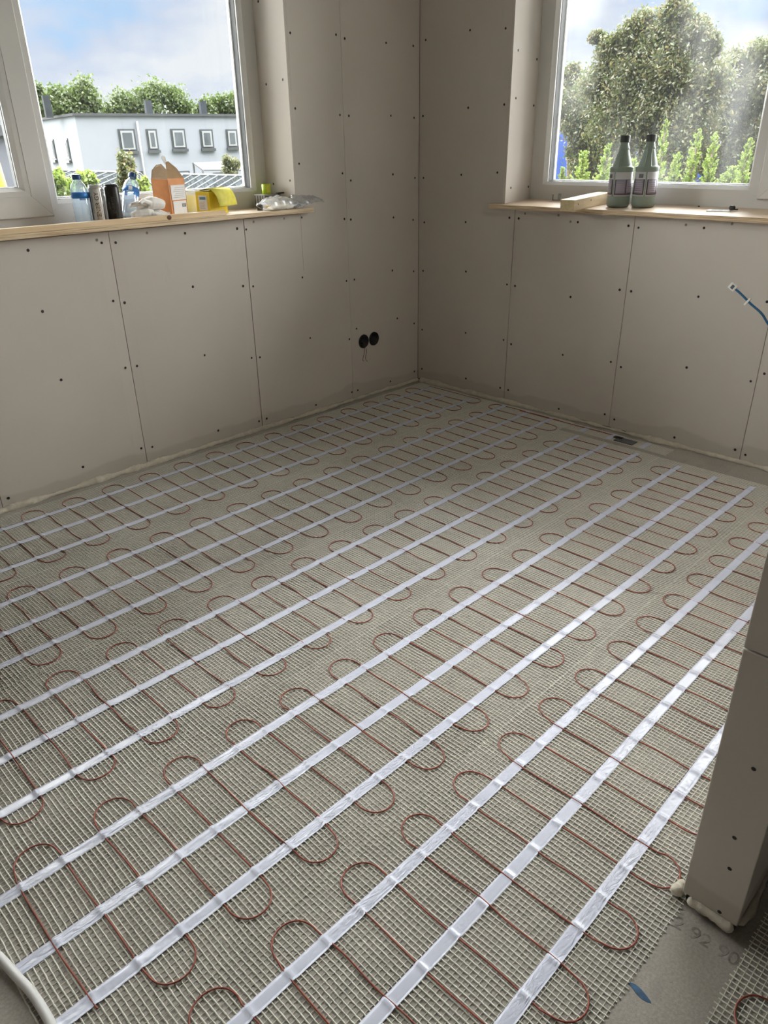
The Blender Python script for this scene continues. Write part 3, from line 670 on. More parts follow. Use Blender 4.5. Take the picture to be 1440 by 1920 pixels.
# ------------------------------------------------------------------ socket boxes
SC = [(.418, .296), (.344, .297)]
M['socket'] = mat('black_socket_box', (.012, .012, .014), .5, .3, 30); M['socket_rim'] = mat('cut_gypsum_edge', (.20, .15, .11), .9, .3, 60)
def cut_holes(o, holes, r):
    bm = bmesh.new()
    cut = MB()
    for s, z in holes: cut.lathe([(r, -.05), (r, .05)], 36, Matrix.Translation((s, -.006, z)) @ Matrix.Rotation(PI / 2, 4, 'X'))
    cu = cut.build('cutter', M['socket_rim']); md = o.modifiers.new('b', 'BOOLEAN'); md.object = cu; md.operation = 'DIFFERENCE'; md.solver = 'EXACT'
    dg = bpy.context.evaluated_depsgraph_get(); me = bpy.data.meshes.new_from_object(o.evaluated_get(dg))
    o.modifiers.clear(); o.data = me; bpy.data.objects.remove(cu)
cut_holes(b1, SC, .036)
for i, (s, z) in enumerate(SC):
    r_ = empty('socket_box', (s, 0, z), label=('empty black socket box in the left wall with two bare wires hanging out', 'empty black socket box in the left wall, the one nearer the corner')[i], cat='socket box')
    Mx = Matrix.Rotation(PI / 2, 4, 'X')
    prof = [(.0345, -.003), (.0325, -.003), (.031, .045), (.0, .046), (.0, .05), (.034, .05)]
    b = MB(); n = 32
    vs = []
    for r__, zz_ in prof: vs += [(r__ * math.cos(2*PI*k/n), zz_ * -1 * -1, r__ * math.sin(2*PI*k/n)) for k in range(n)]
    vs = [(x, -y, z_) for x, y, z_ in vs]
    b.add(vs, [(j*n+k, j*n+(k+1) % n, ((j+1) % 6)*n+(k+1) % n, ((j+1) % 6)*n+k) for j in range(6) for k in range(n)])
    b.build('box', M['socket'], r_, True)
    MB().box((-.012, -.044, -.004), (.012, -.03, .004)).build('clamp', M['socket'], r_)
M['wire'] = mat('brown_wire', (.09, .05, .03), .5, .2, 30)
for i, w_ in enumerate(([(.41, -.03, .285), (.412, -.005, .266), (.418, .006, .250), (.432, .010, .222), (.440, .012, .204), (.436, .013, .200), (.430, .013, .199)],
           [(.40, -.03, .28), (.402, -.005, .262), (.406, .008, .245), (.418, .013, .222), (.421, .015, .207), (.416, .016, .197), (.408, .016, .193)])):
    MB().tube(smooth(w_), .0013, 6).build('loose_wire', M['wire'], None, True, label=('bare brown wire hanging from the left socket hole, the straighter outer one', 'bare brown wire hanging from the left socket hole, the hooked inner one')[i], cat='wire')

# ------------------------------------------------------------------ blue data cable
root = empty('data_cable', (0, 1.98, .46), label='blue data cable with a white taped end sticking out by the right wall', cat='cable')
M['blue'] = mat('blue_cable', (.015, .115, .26), .4, .1, 20); M['whitep'] = mat('white_plastic', (.78, .78, .76), .4, .03, 20)
cp = [on(1374, 538, 0, .10), on(1390, 552, 0, .10), on(1408, 570, 0, .095), on(1428, 588, 0, .085), on(1440, 607, 0, .07)]
cp += [Vector((.05, cp[-1].y + .05, cp[-1].z - .06)), Vector((.015, cp[-1].y + .10, cp[-1].z - .12)), Vector((-.02, cp[-1].y + .12, cp[-1].z - .13))]
rel = [p - Vector((0, 1.98, .46)) for p in cp]
MB().tube(smooth(rel), .0042, 8).build('cable', M['blue'], root, True)
e0 = rel[0]; dd = (rel[1] - rel[0]).normalized(); sd_ = dd.cross(Vector((1, 0, 0))).normalized()
Mx = Matrix((( *[dd[i] for i in range(0)],), )) if False else Matrix.Translation(e0) @ Matrix(((dd.x, sd_.x, 1, 0), (dd.y, sd_.y, 0, 0), (dd.z, sd_.z, 0, 0), (0, 0, 0, 1)))
MB().box((-.014, -.012, -.006), (.014, .012, .006), Mx).build('end_tape', M['whitep'], root, bevel=.0025)
MB().box((-.005, -.009, .0055), (.006, .006, .0072), Mx).build('clip', M['plate'], root)
t1 = rel[1].lerp(rel[2], .7)
MB().box((-.004, -.014, -.006), (.004, .018, .006), Matrix.Translation(t1) @ Matrix(((dd.x, sd_.x, 1, 0), (dd.y, sd_.y, 0, 0), (dd.z, sd_.z, 0, 0), (0, 0, 0, 1)))).build('tape_flag', M['whitep'], root, bevel=.001)

# ------------------------------------------------------------------ things on the left sill
M['pet'] = clear_plastic('clear_bottle_plastic', (.80, .90, .98), .10, .12)
M['water'] = clear_plastic('water', (.85, .93, 1.0), .05, .05)
M['bluecap'] = mat('dark_blue_cap', (.01, .06, .20), .35, .1, 30); M['bluelabel'] = mat('blue_label', (.03, .20, .60), .4, .15, 30)
def water_bottle(loc, rot, label, lab_a):
    r = empty('water_bottle', loc, rot, label=label, cat='bottle', group='small water bottles on the left sill')
    prof = [(.024, 0), (.029, .003), (.0305, .010), (.029, .018), (.0305, .026), (.029, .034), (.0305, .042), (.029, .050), (.0305, .058), (.0305, .066), (.0300, .070), (.0302, .112), (.029, .122), (.024, .134), (.017, .143), (.0135, .148), (.0132, .156)]
    b = MB(); b.lathe(prof, 32); b.build('body', M['pet'], r, True)
    patch('label', M['bluelabel'], r, .0311, lab_a - 2.7, lab_a + 2.7, .089, .109, 40)
    patch('label_emblem', M['whitep'], r, .0316, lab_a - .30, lab_a + .15, .092, .107, 8)
    patch('label_band', M['bluelabel'], r, .0311, lab_a + .35, lab_a + 1.5, .080, .0885, 12)
    c = MB(); n = 40; c.lathe([(.0138, .151), (.0152, .152), (.0152, .166), (.0142, .168)], n, rad=lambda q, z, a: q * (1 + .02 * (int(a / (2*PI) * n + .5) % 2))); c.build('cap', M['bluecap'], r, False)
    return r
water_bottle((1.735, -.105, ZL), (0, 0, 0), 'upright clear water bottle with a blue cap, left of the cans', math.radians(164))
water_bottle((1.548, -.120, ZL + .012), (math.radians(14), math.radians(-24), 0), 'clear water bottle with a blue cap leaning over behind the white gloves', math.radians(60))

M['canSilver'] = mat('silver_can', (.55, .53, .50), .32, .1, 30, metal=.5); M['canBlack'] = mat('black_can', (.02, .019, .018), .35, .3, 20, metal=.2)
M['alu'] = mat('aluminium', (.6, .6, .6), .3, .05, 30, metal=.9); M['ink2'] = mat('black_print', (.02, .018, .016), .4, .1, 30); M['greyp'] = mat('grey_print', (.11, .10, .09), .4, .2, 30)
M['cream'] = mat('cream_print', (.72, .68, .62), .35, .03, 30)
def wrap_text(name, txt, size, mt, parent, r, ang, zc, vertical=True):
    me = text_mesh(txt, size, .0001)
    for v in me.vertices:
        tx, ty = v.co.x, v.co.y
        if vertical: tx, ty = -ty, tx
        a = ang + tx / r; q = r + .0003 + v.co.z
        v.co = (q * math.cos(a), q * math.sin(a), zc + ty)
    return link(name, me, mt, parent)
def can(loc, mt, label, black):
    r = empty('drink_can', loc, label=label, cat='can', group='slim drink cans on the left sill')
    R0 = .0265; H = .134
    b = MB(); b.lathe([(.020, .0), (.0225, .002), (.0262, .009), (R0, .012), (R0, .119), (.0255, .122), (.0232, .128)], 36); b.build('body', mt, r, True)
    t = MB(); t.lathe([(.0232, .128), (.0242, .1295), (.0242, .1315), (.0228, .1315), (.0222, .1285), (.004, .1285)], 36); t.build('rim', M['alu'] if not black else M['canBlack'], r, True)
    tb = MB(); tb.box((-.008, -.005, .1288), (.010, .005, .1296)); tb.build('pull_tab', M['alu'] if not black else M['canBlack'], r)
    va = math.radians(62)
    if not black:
        patch('print_panel', M['cream'], r, R0 + .0001, va - .32, va + .42, .014, .118, 8, .0002)
        wrap_text('lettering', 'ENER GY', .021, M['ink2'], r, R0 + .0003, va + .05, .066)
        wrap_text('lettering', 'ENERGY DRINK', .0085, M['greyp'], r, R0 + .0003, va - .62, .066)
        patch('print_stripe', M['ink2'], r, R0 + .0001, va - 1.15, va - .88, .014, .118, 6, .0002)
        patch('print_stripe', M['greyp'], r, R0 + .0001, va + .75, va + .95, .014, .118, 6, .0002)
    else:
        wrap_text('lettering', 'ENERGY', .016, M['greyp'], r, R0 + .0003, va + .0, .062)
        wrap_text('lettering', 'drink', .012, M['greyp'], r, R0 + .0003, va - .6, .06)
    return r
can((1.681, -.085, ZL), M['canSilver'], 'silver and white slim drink can with vertical black lettering', False)
can((1.626, -.070, ZL), M['canBlack'], 'black slim drink can between the silver can and the leaning bottle', True)

# white gloves: two limp knitted gloves lying in a heap
M['glove'] = mat('white_knit', (.78, .76, .73), .85, .06, 60, bump=.4, bscale=500)
def glove(loc, rz, label, seed, flip=1, tilt=.0):
    rg = random.Random(seed); r = tag(bpy.data.objects.new('work_glove', None), label, 'glove', 'white work gloves on the left sill'); bpy.data.objects.remove(r)
    b = MB()
    b.tube([(0, 0, .016), (.03, 0, .020), (.06, .0, .021), (.082, .0, .018)], [.017, .022, .025, .020], 12)
    for i in range(4):
        y0 = (-.019 + .0127 * i) * flip; ln = (.045, .055, .058, .046)[i]; cu = rg.uniform(-.012, .014); zl = rg.uniform(-.008, .016)
        b.tube([(.070, y0, .018), (.085, y0 * 1.15, .020 + zl * .3), (.085 + ln * .55, y0 * 1.3 + cu * .4, .019 + zl), (.085 + ln, y0 * 1.4 + cu, .013 + zl * .6)], [.009, .0088, .0083, .006], 8)
    b.tube([(.025, -.018 * flip, .016), (.048, -.036 * flip, .018), (.075, -.043 * flip, .014)], [.011, .0095, .0065], 8)
    o = b.build('work_glove', M['glove'], None, True, label=label, cat='glove', group='white work gloves on the left sill')
    md = o.modifiers.new('r', 'REMESH'); md.mode = 'VOXEL'; md.voxel_size = .0022; md.use_smooth_shade = True
    ms = o.modifiers.new('s', 'SMOOTH'); ms.iterations = 3; ms.factor = .5
    o.location = loc; o.rotation_euler = (0, tilt, rz); return o
glove((1.436, -.044, ZL + .036), math.radians(6), 'white knitted work glove on top of the heap, finger tips pointing left', 4, 1, math.radians(-4))
glove((1.572, -.042, ZL + .001), math.radians(177), 'white knitted work glove lying underneath, beside the orange carton', 8, -1, 0)

# orange carton, torn open
M['orange'] = mat('orange_carton', (.66, .25, .06), .45, .12, 20, bump=.2, bscale=30); M['kraft'] = mat('brown_cardboard', (.36, .23, .12), .8, .1, 25)
M['paper'] = mat('white_label_paper', (.76, .75, .74), .6, .03, 20); M['greyline'] = mat('grey_label_print', (.45, .45, .46), .6, .05, 20)
oc = empty('carton', (1.368, -.100, ZL), (0, 0, math.radians(17)), label='orange carton torn open at the top with white printed label', cat='carton')
hw, hd, H = .047, .043, .142
def wallp(name, mt, par, pts, th=.0015, off=None):
    b = MB(); p = [Vector(q) for q in pts]; nr = (p[1] - p[0]).cross(p[-1] - p[0]).normalized() * th
    n = len(p); b.add([*p, *[q + nr for q in p]], [tuple(range(n)), tuple(range(2*n-1, n-1, -1))] + [(i, (i+1) % n, n+(i+1) % n, n+i) for i in range(n)])
    return b.build(name, mt, par)
wallp('front_wall', M['orange'], oc, [(-hw, hd, 0), (hw, hd, 0), (hw, hd, H), (-hw, hd, H)])
wallp('side_wall', M['orange'], oc, [(hw, hd, 0), (hw, -hd, 0), (hw, -hd, H), (hw, hd, H - .004)])
wallp('back_wall', M['kraft'], oc, [(hw, -hd, 0), (-hw, -hd, 0), (-hw, -hd, H), (hw, -hd, H)])
wallp('side_wall', M['kraft'], oc, [(-hw, -hd, 0), (-hw, hd, 0), (-hw, hd, H), (-hw, -hd, H)])
wallp('bottom', M['kraft'], oc, [(-hw, -hd, 0), (hw, -hd, 0), (hw, hd, 0), (-hw, hd, 0)])
arc = lambda a, b_, h, k: [(a[0] + (b_[0] - a[0]) * t, a[1] + (b_[1] - a[1]) * t, H + h * math.sin(PI * t) ** k) for t in [i / 10 for i in range(11)]]
wallp('flap', M['kraft'], oc, [(hw - .001, hd - .002, H - .002), (hw - .001, -hd, H - .002), (hw * .75, -hd * 1.0, H + .030), (hw * .45, -hd * .7, H + .048), (hw * .42, -hd * .1, H + .052), (hw * .62, hd * .6, H + .032)], .001)
wallp('flap', M['kraft'], oc, [(hw, hd - .002, H - .002), (hw * .55, hd * .55, H + .038), (.004, hd * .12, H + .058), (-.012, hd * .1, H + .060), (-hw * .7, hd * .55, H + .035), (-hw, hd - .002, H - .002)], .001)
wallp('torn_spout', M['paper'], oc, [(hw * .25, hd * .15, H + .050), (-.004, hd * .10, H + .052), (-.001, hd * .0, H + .076), (.012, -hd * .1, H + .082), (.020, -hd * .05, H + .074)], .0012)
MB().box((-hw + .006, hd + .0016, .004), (hw - .012, hd + .0021, .060)).build('label', M['paper'], oc)
MB().box((-hw + .004, hd + .0016, .064), (hw - .008, hd + .0021, .118)).build('label', M['paper'], oc)
for i in range(6): MB().box((-hw + .012, hd + .0021, .072 + i * .007), (hw - .018 - .006 * (i % 3), hd + .0023, .074 + i * .007)).build('print_line', M['greyline'], oc)
for i in range(4): MB().box((-hw + .010 + .006 * i, hd + .0021, .036), (-hw + .0135 + .006 * i, hd + .0024, .050)).build('print_mark', M['ink2'], oc)
MB().box((hw + .0016, -hd + .006, .004), (hw + .0021, hd - .008, .022)).build('label', M['paper'], oc)

# yellow box with hanging perforated flap
M['yellow'] = mat('yellow_card', (.80, .62, .03), .45, .06, 20); M['yellow2'] = mat('pale_yellow_flap', (.72, .66, .10), .6, .08, 60, bump=.3, bscale=300)
M['bluep'] = mat('blue_print', (.10, .28, .42), .5, .1, 20)
yb = empty('yellow_box', (1.185, -.085, ZL), (0, 0, math.radians(24)), label='bright yellow cardboard box with its lid flap hanging open', cat='box')
MB().box((-.066, -.032, 0), (.066, .032, .088)).build('body', M['yellow'], yb, bevel=.001)
MB().box((.0662, -.020, .018), (.0668, .020, .074)).build('end_label', M['paper'], yb)
MB().box((.0668, -.014, .058), (.0672, .014, .068)).build('end_label_print', M['bluep'], yb)
for i in range(5): MB().box((.0668, -.015, .024 + i * .006), (.0671, .010 - .004 * (i % 2), .026 + i * .006)).build('print_line', M['greyline'], yb)
fl = MB(); n = 8; vs = []
for i in range(n + 1):
    t = i / n; y = .024 + .042 * t + .010 * math.sin(PI * t); z = .0995 - .004 * t - .064 * t * t
    for xx in (-.072, .066): vs.append((xx - .018 * t, y, z))
n2 = len(vs); vs += [(x - 0, y - .001, z - .002) for x, y, z in vs]
fl.add(vs, [(2*i, 2*i+1, 2*i+3, 2*i+2) for i in range(n)] + [(n2+2*i+2, n2+2*i+3, n2+2*i+1, n2+2*i) for i in range(n)] + [(2*i, 2*i+2, n2+2*i+2, n2+2*i) for i in range(n)] + [(2*i+3, 2*i+1, n2+2*i+1, n2+2*i+3) for i in range(n)] + [(1, 0, n2, n2+1), (2*n, 2*n+1, n2+2*n+1, n2+2*n)])
fl.build('flap', M['yellow2'], yb, True)
MB().add([(-.072, -.030, .0885), (.066, -.030, .0885), (.066, .026, .0998), (-.072, .026, .0998), (-.072, -.030, .0900), (.066, -.030, .0900), (.066, .026, .1012), (-.072, .026, .1012)], [(0,3,2,1),(4,5,6,7),(0,1,5,4),(1,2,6,5),(2,3,7,6),(3,0,4,7)]).build('lid', M['yellow2'], yb)

# pine lath along the sill front
lt = empty('wooden_lath', (1.19, .006, ZL), (0, 0, math.radians(1.2)), label='long pine lath with a dark knot along the front of the left sill', cat='lath')
MB().box((0, -.011, 0), (1.32, .011, .0185)).build('strip', M['pine'], lt, bevel=.0012)
kn = MB(); kn.lathe([(.0105, 0), (.0100, .0005), (.004, .0006)], 18, Matrix.Translation((.265, .0108, .0092)) @ Matrix.Rotation(-PI / 2, 4, 'X') @ Matrix.Diagonal((1, .8, 1, 1))); kn.build('knot', M['knot'], lt, True)

# corner clutter: patterned small box, lime cup, black tool, dark cube, plastic bag
M['lime'] = mat('lime_green', (.50, .66, .01), .35, .05, 30); M['dark'] = mat('dark_plastic', (.03, .028, .027), .45, .2, 40)
M['greyc'] = mat('grey_printed_card', (.34, .33, .31), .6, .1, 20)
gb = empty('parts_box', (.862, -.128, ZL), (0, 0, math.radians(4)), label='small grey box with dark printed grid in the corner of the left sill', cat='box')
MB().box((-.046, -.035, 0), (.050, .035, .058)).build('body', M['greyc'], gb, bevel=.001)
for i in range(5): MB().box((-.044, .0351, .006 + i * .0105), (.048, .0356, .0085 + i * .0105)).build('print_line', M['dark'], gb)
for i in range(4): MB().box((-.040 + i * .026, .0351, .006), (-.037 + i * .026, .0357, .052)).build('print_line', M['dark'], gb)
for i in range(4): MB().box((.0501, -.030 + i * .017, .005), (.0506, -.025 + i * .017, .054)).build('print_line', M['dark'], gb)
lc = empty('lime_cup', (.862, -.135, ZL + .0585), label='lime green cup standing on the grey box beside the left window', cat='cup')
b = MB(); n = 28
pr = [(.019, 0), (.0195, .001), (.0205, .040), (.0190, .040), (.0180, .004), (.001, .004)]
b.lathe(pr, n); b.build('cup', M['lime'], lc, True)
patch('pale_strip', M['yellow2'], lc, .0206, 1.0, 1.7, .006, .036, 8)  # paler yellow strip down part of the cup's side
bt = empty('black_tool', (.835, -.075, ZL + .0585), (0, 0, math.radians(15)), label='flat black tool lying on the grey box behind the plastic bag', cat='tool')
MB().box((-.028, -.006, 0), (.022, .006, .007)).build('grip', M['dark'], bt, bevel=.002); MB().box((-.045, -.002, .002), (-.027, .002, .004)).build('blade', M['dark'], bt)
dc = empty('dark_cap', (.972, -.045, ZL), (0, 0, math.radians(20)), label='small dark brown block with a pale top beside the plastic bag', cat='block')
MB().box((-.009, -.009, 0), (.009, .009, .022)).build('body', M['dark'], dc, bevel=.001); MB().box((-.006, -.006, .022), (.004, .006, .028)).build('top', M['greyc'], dc, bevel=.001)
M['bag'] = clear_plastic('clear_polythene', (.985, .985, .985), .10, .42, .15)
bag = MB(); nu, nv = 40, 18; vs = []
for side in (1, -1):
    for i in range(nu + 1):
        for j in range(nv + 1):
            a = i / nu; c_ = j / nv - .5
            x = .985 - .275 * a; wdt = .085 + .035 * a
            yy = -.012 + .03 * a + c_ * wdt
            th = .030 * (math.sin(PI * min(1, a * 1.6 + .08)) ** .6 if a < .6 else .75 * (1 - (a - .6) / .4) + .03) * (1 - (2 * c_) ** 2) ** .5
            nz_ = noise.noise(Vector((a * 11, c_ * 7, side * 3 + .5))) * .007 + noise.noise(Vector((a * 26, c_ * 15, side * 5))) * .003
            zc = .022 + .012 * a + (.012 * a * a) - .028 * max(0, c_ + .1) * a
            z = ZL + max(.001 if yy < OVL else -.03, zc + side * th + nz_)
            vs.append((x + nz_, yy + nz_ * .5, z))
o_ = (nu + 1) * (nv + 1); fs = []
for sd0 in (0, 1):
    for i in range(nu):
        for j in range(nv):
            q = [sd0*o_ + i*(nv+1)+j, sd0*o_ + i*(nv+1)+j+1, sd0*o_ + (i+1)*(nv+1)+j+1, sd0*o_ + (i+1)*(nv+1)+j]
            fs.append(tuple(q if sd0 == 0 else q[::-1]))
bag.add(vs, fs); bag.build('plastic_bag', M['bag'], None, True, label='crumpled clear plastic bag hanging over the right end of the left sill', cat='plastic bag')
M['sponge'] = mat('cream_foam_pads', (.74, .55, .26), .8, .1, 40)
MB().box((-.060, -.022, 0), (.060, .022, .017), Matrix.Translation((.900, -.004, ZL + .004)) @ Matrix.Rotation(.1, 4, 'Z')).build('cream_pad', M['sponge'], None, bevel=.002, label='flat cream pad lying inside the clear plastic bag', cat='pad')

# ------------------------------------------------------------------ things on the right sill
M['gbottle'] = mat('grey_green_hdpe', (.22, .275, .235), .42, .04, 12); M['bcap'] = mat('charcoal_cap', (.035, .042, .045), .42, .1, 40)
M['lab_w'] = mat('bottle_label_grey', (.55, .55, .56), .45, .03, 20); M['lab_p'] = mat('bottle_label_purple', (.30, .27, .34), .45, .06, 30); M['lab_d'] = mat('bottle_label_dark', (.06, .055, .07), .45, .1, 30); M['lab_t'] = mat('bottle_label_text', (.42, .39, .46), .5, .05, 40)
def green_bottle(x, y, rz, label):
    r = empty('cleaner_bottle', (x, y, zr(x)), (0, 0, rz), label=label, cat='bottle', group='green plastic bottles on the right sill')
    prof = [(.036, 0), (.043, .003), (.0465, .010), (.0475, .022), (.0475, .034), (.0465, .038), (.0462, .042), (.0462, .138), (.0468, .142), (.0472, .150)]
    k = 30
    for i in range(1, k + 1):
        t = i / k; prof.append((.0472 + (.0205 - .0472) * t, .150 + .078 * t))
    prof += [(.0185, .234), (.0165, .240), (.0160, .248)]
    def rad(q, z, a):
        if .146 < z < .228:
            # two recessed grip panels left and right of a front and a back rib, with a raised rim
            zz_ = (z - .150) / .074
            ea = (math.cos(a) ** 2 - .05 - .30 * max(0, zz_ - .72)) * 3.2          # signed distance-like, across
            ez = min((z - .152) / .022, (.225 - z) / .022)
            e_ = min(ea, ez)
            if e_ > .16: return q * (1 - .13 * min(1, (e_ - .16) * 9))
            if e_ > -.10: return q * (1 + .022 * (1 - abs((e_ - .03) / .13)))
        return q
    b = MB(); b.lathe(prof, 128, rad=rad); b.build('body', M['gbottle'], r, True)
    c = MB(); n = 48; c.lathe([(.0180, .246), (.0192, .247), (.0192, .269), (.0180, .271)], n, rad=lambda q, z, a: q * (1 + .018 * (int(a / (2*PI) * n + .5) % 2))); c.build('cap', M['bcap'], r)
    R0 = .0464
    for s in (1, -1):            # front and back half labels either side of the mould seam at a = +-90 deg
        a0 = (0.06 if s == 1 else -PI + .06) - PI / 2 + (0 if s == 1 else 0)
        a1 = a0 + PI - .12
        patch('label', M['lab_w'], r, R0, a0, a1, .043, .136, 26, .0003)
        patch('label_border', M['lab_d'], r, R0 + .0004, a0 + .04, a1 - .04, .050, .108, 26, .0002)
        for q in range(3):
            w_ = (a1 - a0 - .2) / 3; s0_ = a0 + .10 + q * w_
            patch('label_panel', M['lab_p'], r, R0 + .0007, s0_ + .04, s0_ + w_ - .04, .054, .107, 8, .0002)
            for l in range(6): patch('print_line', M['lab_t'], r, R0 + .0010, s0_ + .09, s0_ + w_ - .09 - .1 * (l % 3 == 2), .060 + l * .0075, .0622 + l * .0075, 6, .0001)
        for q in range(6): patch('barcode_bar', M['lab_d'], r, R0 + .0004, a1 - .62 + q * .07, a1 - .62 + q * .07 + .05, .113, .128, 2, .0002)
    return r
vd = math.atan2(2.757 - 1.1, 3.04 + .09)
green_bottle(-.068, 1.078, vd - PI / 2 - .75 + .2, 'grey green plastic bottle with black cap, next to the wooden beam')
green_bottle(-.098, 1.176, vd - PI / 2 + .0, 'grey green plastic bottle with black cap, farther from the wooden beam')
wb = empty('wooden_beam', (.118, .948, zr(.118)), (0, math.atan(TILT), 0), label='short square-cut pine beam jutting over the edge of the right sill', cat='beam')
MB().box((-.306, -.0345, .0006), (0, .0345, .0440)).build('beam', M['pinex'], wb, bevel=.002)
M['endgrain'] = mat('end_grain', (.52, .42, .24), .7, .15, 60, bump=.2, bscale=120)
MB().box((-.0002, -.0325, .0026), (.0006, .0325, .0420)).build('end_grain', M['endgrain'], wb)
for a, z_ in ((-.03, .025), (-.13, .030)): 
    kn = MB(); kn.lathe([(.0035, 0), (.003, .0004), (.001, .0005)], 10, Matrix.Translation((a, .0345, z_)) @ Matrix.Rotation(-PI / 2, 4, 'X')); kn.build('knot', M['knot'], wb)
M['clipm'] = clear_plastic('clear_clip_plastic', (.75, .75, .74), .15, .3, .2)
cl = empty('plastic_clip', (-.178, .704, zr(-.178)), (0, 0, .2), label='small clear plastic clip against the frame of the right window', cat='clip')
MB().box((-.004, -.020, 0), (.004, -.017, .026)).build('jaw', M['clipm'], cl); MB().box((-.004, .008, 0), (.004, .020, .030)).build('jaw', M['clipm'], cl); MB().box((-.004, -.017, 0), (.004, .008, .004)).build('bridge', M['clipm'], cl)
kc = empty('card_packet', (-.085, 1.505, zr(-.085) + .001), (0, math.atan(TILT), math.radians(12)), label='flat pale card lying on the right sill by the sash', cat='card')
MB().box((-.028, -.045, 0), (.022, .040, .002)).build('card', M['paper'], kc); MB().box((-.020, -.030, .002), (.010, .010, .0024)).build('print_patch', M['greyline'], kc)
kb = empty('rubber_plug', (-.095, 1.548, zr(-.095) + .0035), (0, 0, .4), label='small black rubber plug resting on the pale card', cat='plug')
b = MB(); b.lathe([(.006, 0), (.011, .003), (.012, .010), (.009, .016), (.003, .018)], 16, Matrix.Rotation(.0, 4, 'X')); b.build('head', M['dark'], kb, True); MB().box((-.004, .006, .001), (.004, .022, .006)).build('tab', M['dark'], kb, bevel=.001)
nb_ = MB(); nb_.lathe([(.004, 0), (.0045, .003), (.002, .005)], 10, Matrix.Translation((-.17, 1.385, zr(-.17) + .0005))); nb_.build('crumb', M['dark'], None, True, label='tiny dark crumb on the right sill against the window frame', cat='crumb')
# ------------------------------------------------------------------ outdoors
GZ = -3.2
M['ground'] = mat('garden_ground', (.07, .08, .05), .9, .3, .4, spec=.1)
MB().box((-160, -160, GZ - .3), (60, 60, GZ)).build('ground', M['ground'], label='garden ground below the windows', kind='structure')
M['white_wall'] = mat('white_render', (.24, .256, .288), .9, .02, 1.5, spec=.1); M['coping'] = mat('grey_coping', (.07, .073, .08), .9, .05, 3, spec=.1)
M['wframe'] = mat('dark_window_frame', (.045, .05, .055), .5, .1, 5); M['wwhite'] = mat('white_window_frame', (.26, .27, .285), .5, .02, 5); M['wpane'] = mat('far_window_pane', (.09, .10, .11), .25, .25, 1.2, spec=.08)
M['chim'] = mat('dark_chimney', (.035, .04, .045), .8, .15, 3, spec=.1)
A = Vector((-16.5, -38.93, 0)); e1 = Vector((-.982, .189, 0)).normalized(); nf = Vector((.189, .982, 0)).normalized(); e2 = -nf
RZ = 2.71
bd = empty('white_building', (A.x, A.y, GZ), label='long white flat-roofed house across the gardens', cat='building')
def fr_(t, d, z): return A + e1 * t + nf * d + Vector((0, 0, z)) - Vector((A.x, A.y, GZ))
def ob(mb_, t0, t1, d0, d1, z0, z1):
    vs = [fr_(t, d, z) for z in (z0, z1) for t, d in ((t0, d0), (t1, d0), (t1, d1), (t0, d1))]
    mb_.add(vs, [(0,3,2,1),(4,5,6,7),(0,1,5,4),(1,2,6,5),(2,3,7,6),(3,0,4,7)]); return mb_
ob(MB(), 0, 30, -9, 0, GZ, RZ).build('wall', M['white_wall'], bd)
cb = MB(); ob(cb, -.12, 30.1, -.15, .12, RZ, RZ + .12); ob(cb, -.12, .2, -9, -.15, RZ, RZ + .12); cb.build('coping', M['coping'], bd)
def facade_t(u, v):
    d = ray(u, v); k = (A - CAM).dot(nf) / d.dot(nf); p = CAM + d * k; return (p - A).dot(e1), p.z
def far_window(t, z, w_, h, face='f'):
    if face == 'f': bx = lambda a0, a1, d0, d1, z0, z1: ob(MB(), a0, a1, d0, d1, z0, z1)
    else: bx = lambda a0, a1, d0, d1, z0, z1: ob(MB(), -d1, -d0, -a1, -a0, z0, z1)
    f = bx(t - w_/2, t + w_/2, .01, .05, z - h/2, z + h/2).build('window', M['wframe'], bd)
    bx(t - w_/2 + .10, t + w_/2 - .10, .051, .10, z - h/2 + .22, z + h/2 - .08).build('casement', M['wwhite'], f)
    bx(t - w_/2 + .20, t + w_/2 - .20, .101, .12, z - h/2 + .32, z + h/2 - .18).build('pane', M['wpane'], f)
    bx(t - w_/2 - .05, t + w_/2 + .05, .05, .16, z - h/2, z - h/2 + .14).build('sill', M['wframe'], f)
for u, v, pw, ph_ in ((239.5, 265.5, 27, 35), (286, 264.5, 18, 34), (335, 263, 25, 33), (388, 263, 23, 32), (435, 262, 21, 31), (478, 262, 21, 31)):
    t, z = facade_t(u, v); far_window(t, z, pw * .0333, ph_ * .0345)
for u, v, pw, ph_ in ((218, 330, 88, 30), (340, 328, 30, 34), (420, 330, 40, 34)):
    t, z = facade_t(u, v); far_window(t, z - .5, pw * .0333, 1.4)
far_window(2.9, RZ - 1.62, 1.3, 1.22, 's'); far_window(6.2, RZ - 1.62, 1.3, 1.22, 's')
t, z = facade_t(266, 300); dp = MB(); dp.tube([fr_(t, .10, RZ - .25), fr_(t, .10, GZ + .2)], .055, 8); dp.build('downpipe', M['wwhite'], bd, True)
for u, v, hh in ((98, 208, .75), (302, 208, .6), (401, 208, .6)):
    t, z = facade_t(u, 217); t = t * 1.08 + (.6 if u == 98 else 0)
    ob(MB(), t - .16, t + .20, -3.2, -2.85, RZ, RZ + hh + .30).build('chimney', M['chim'], bd)
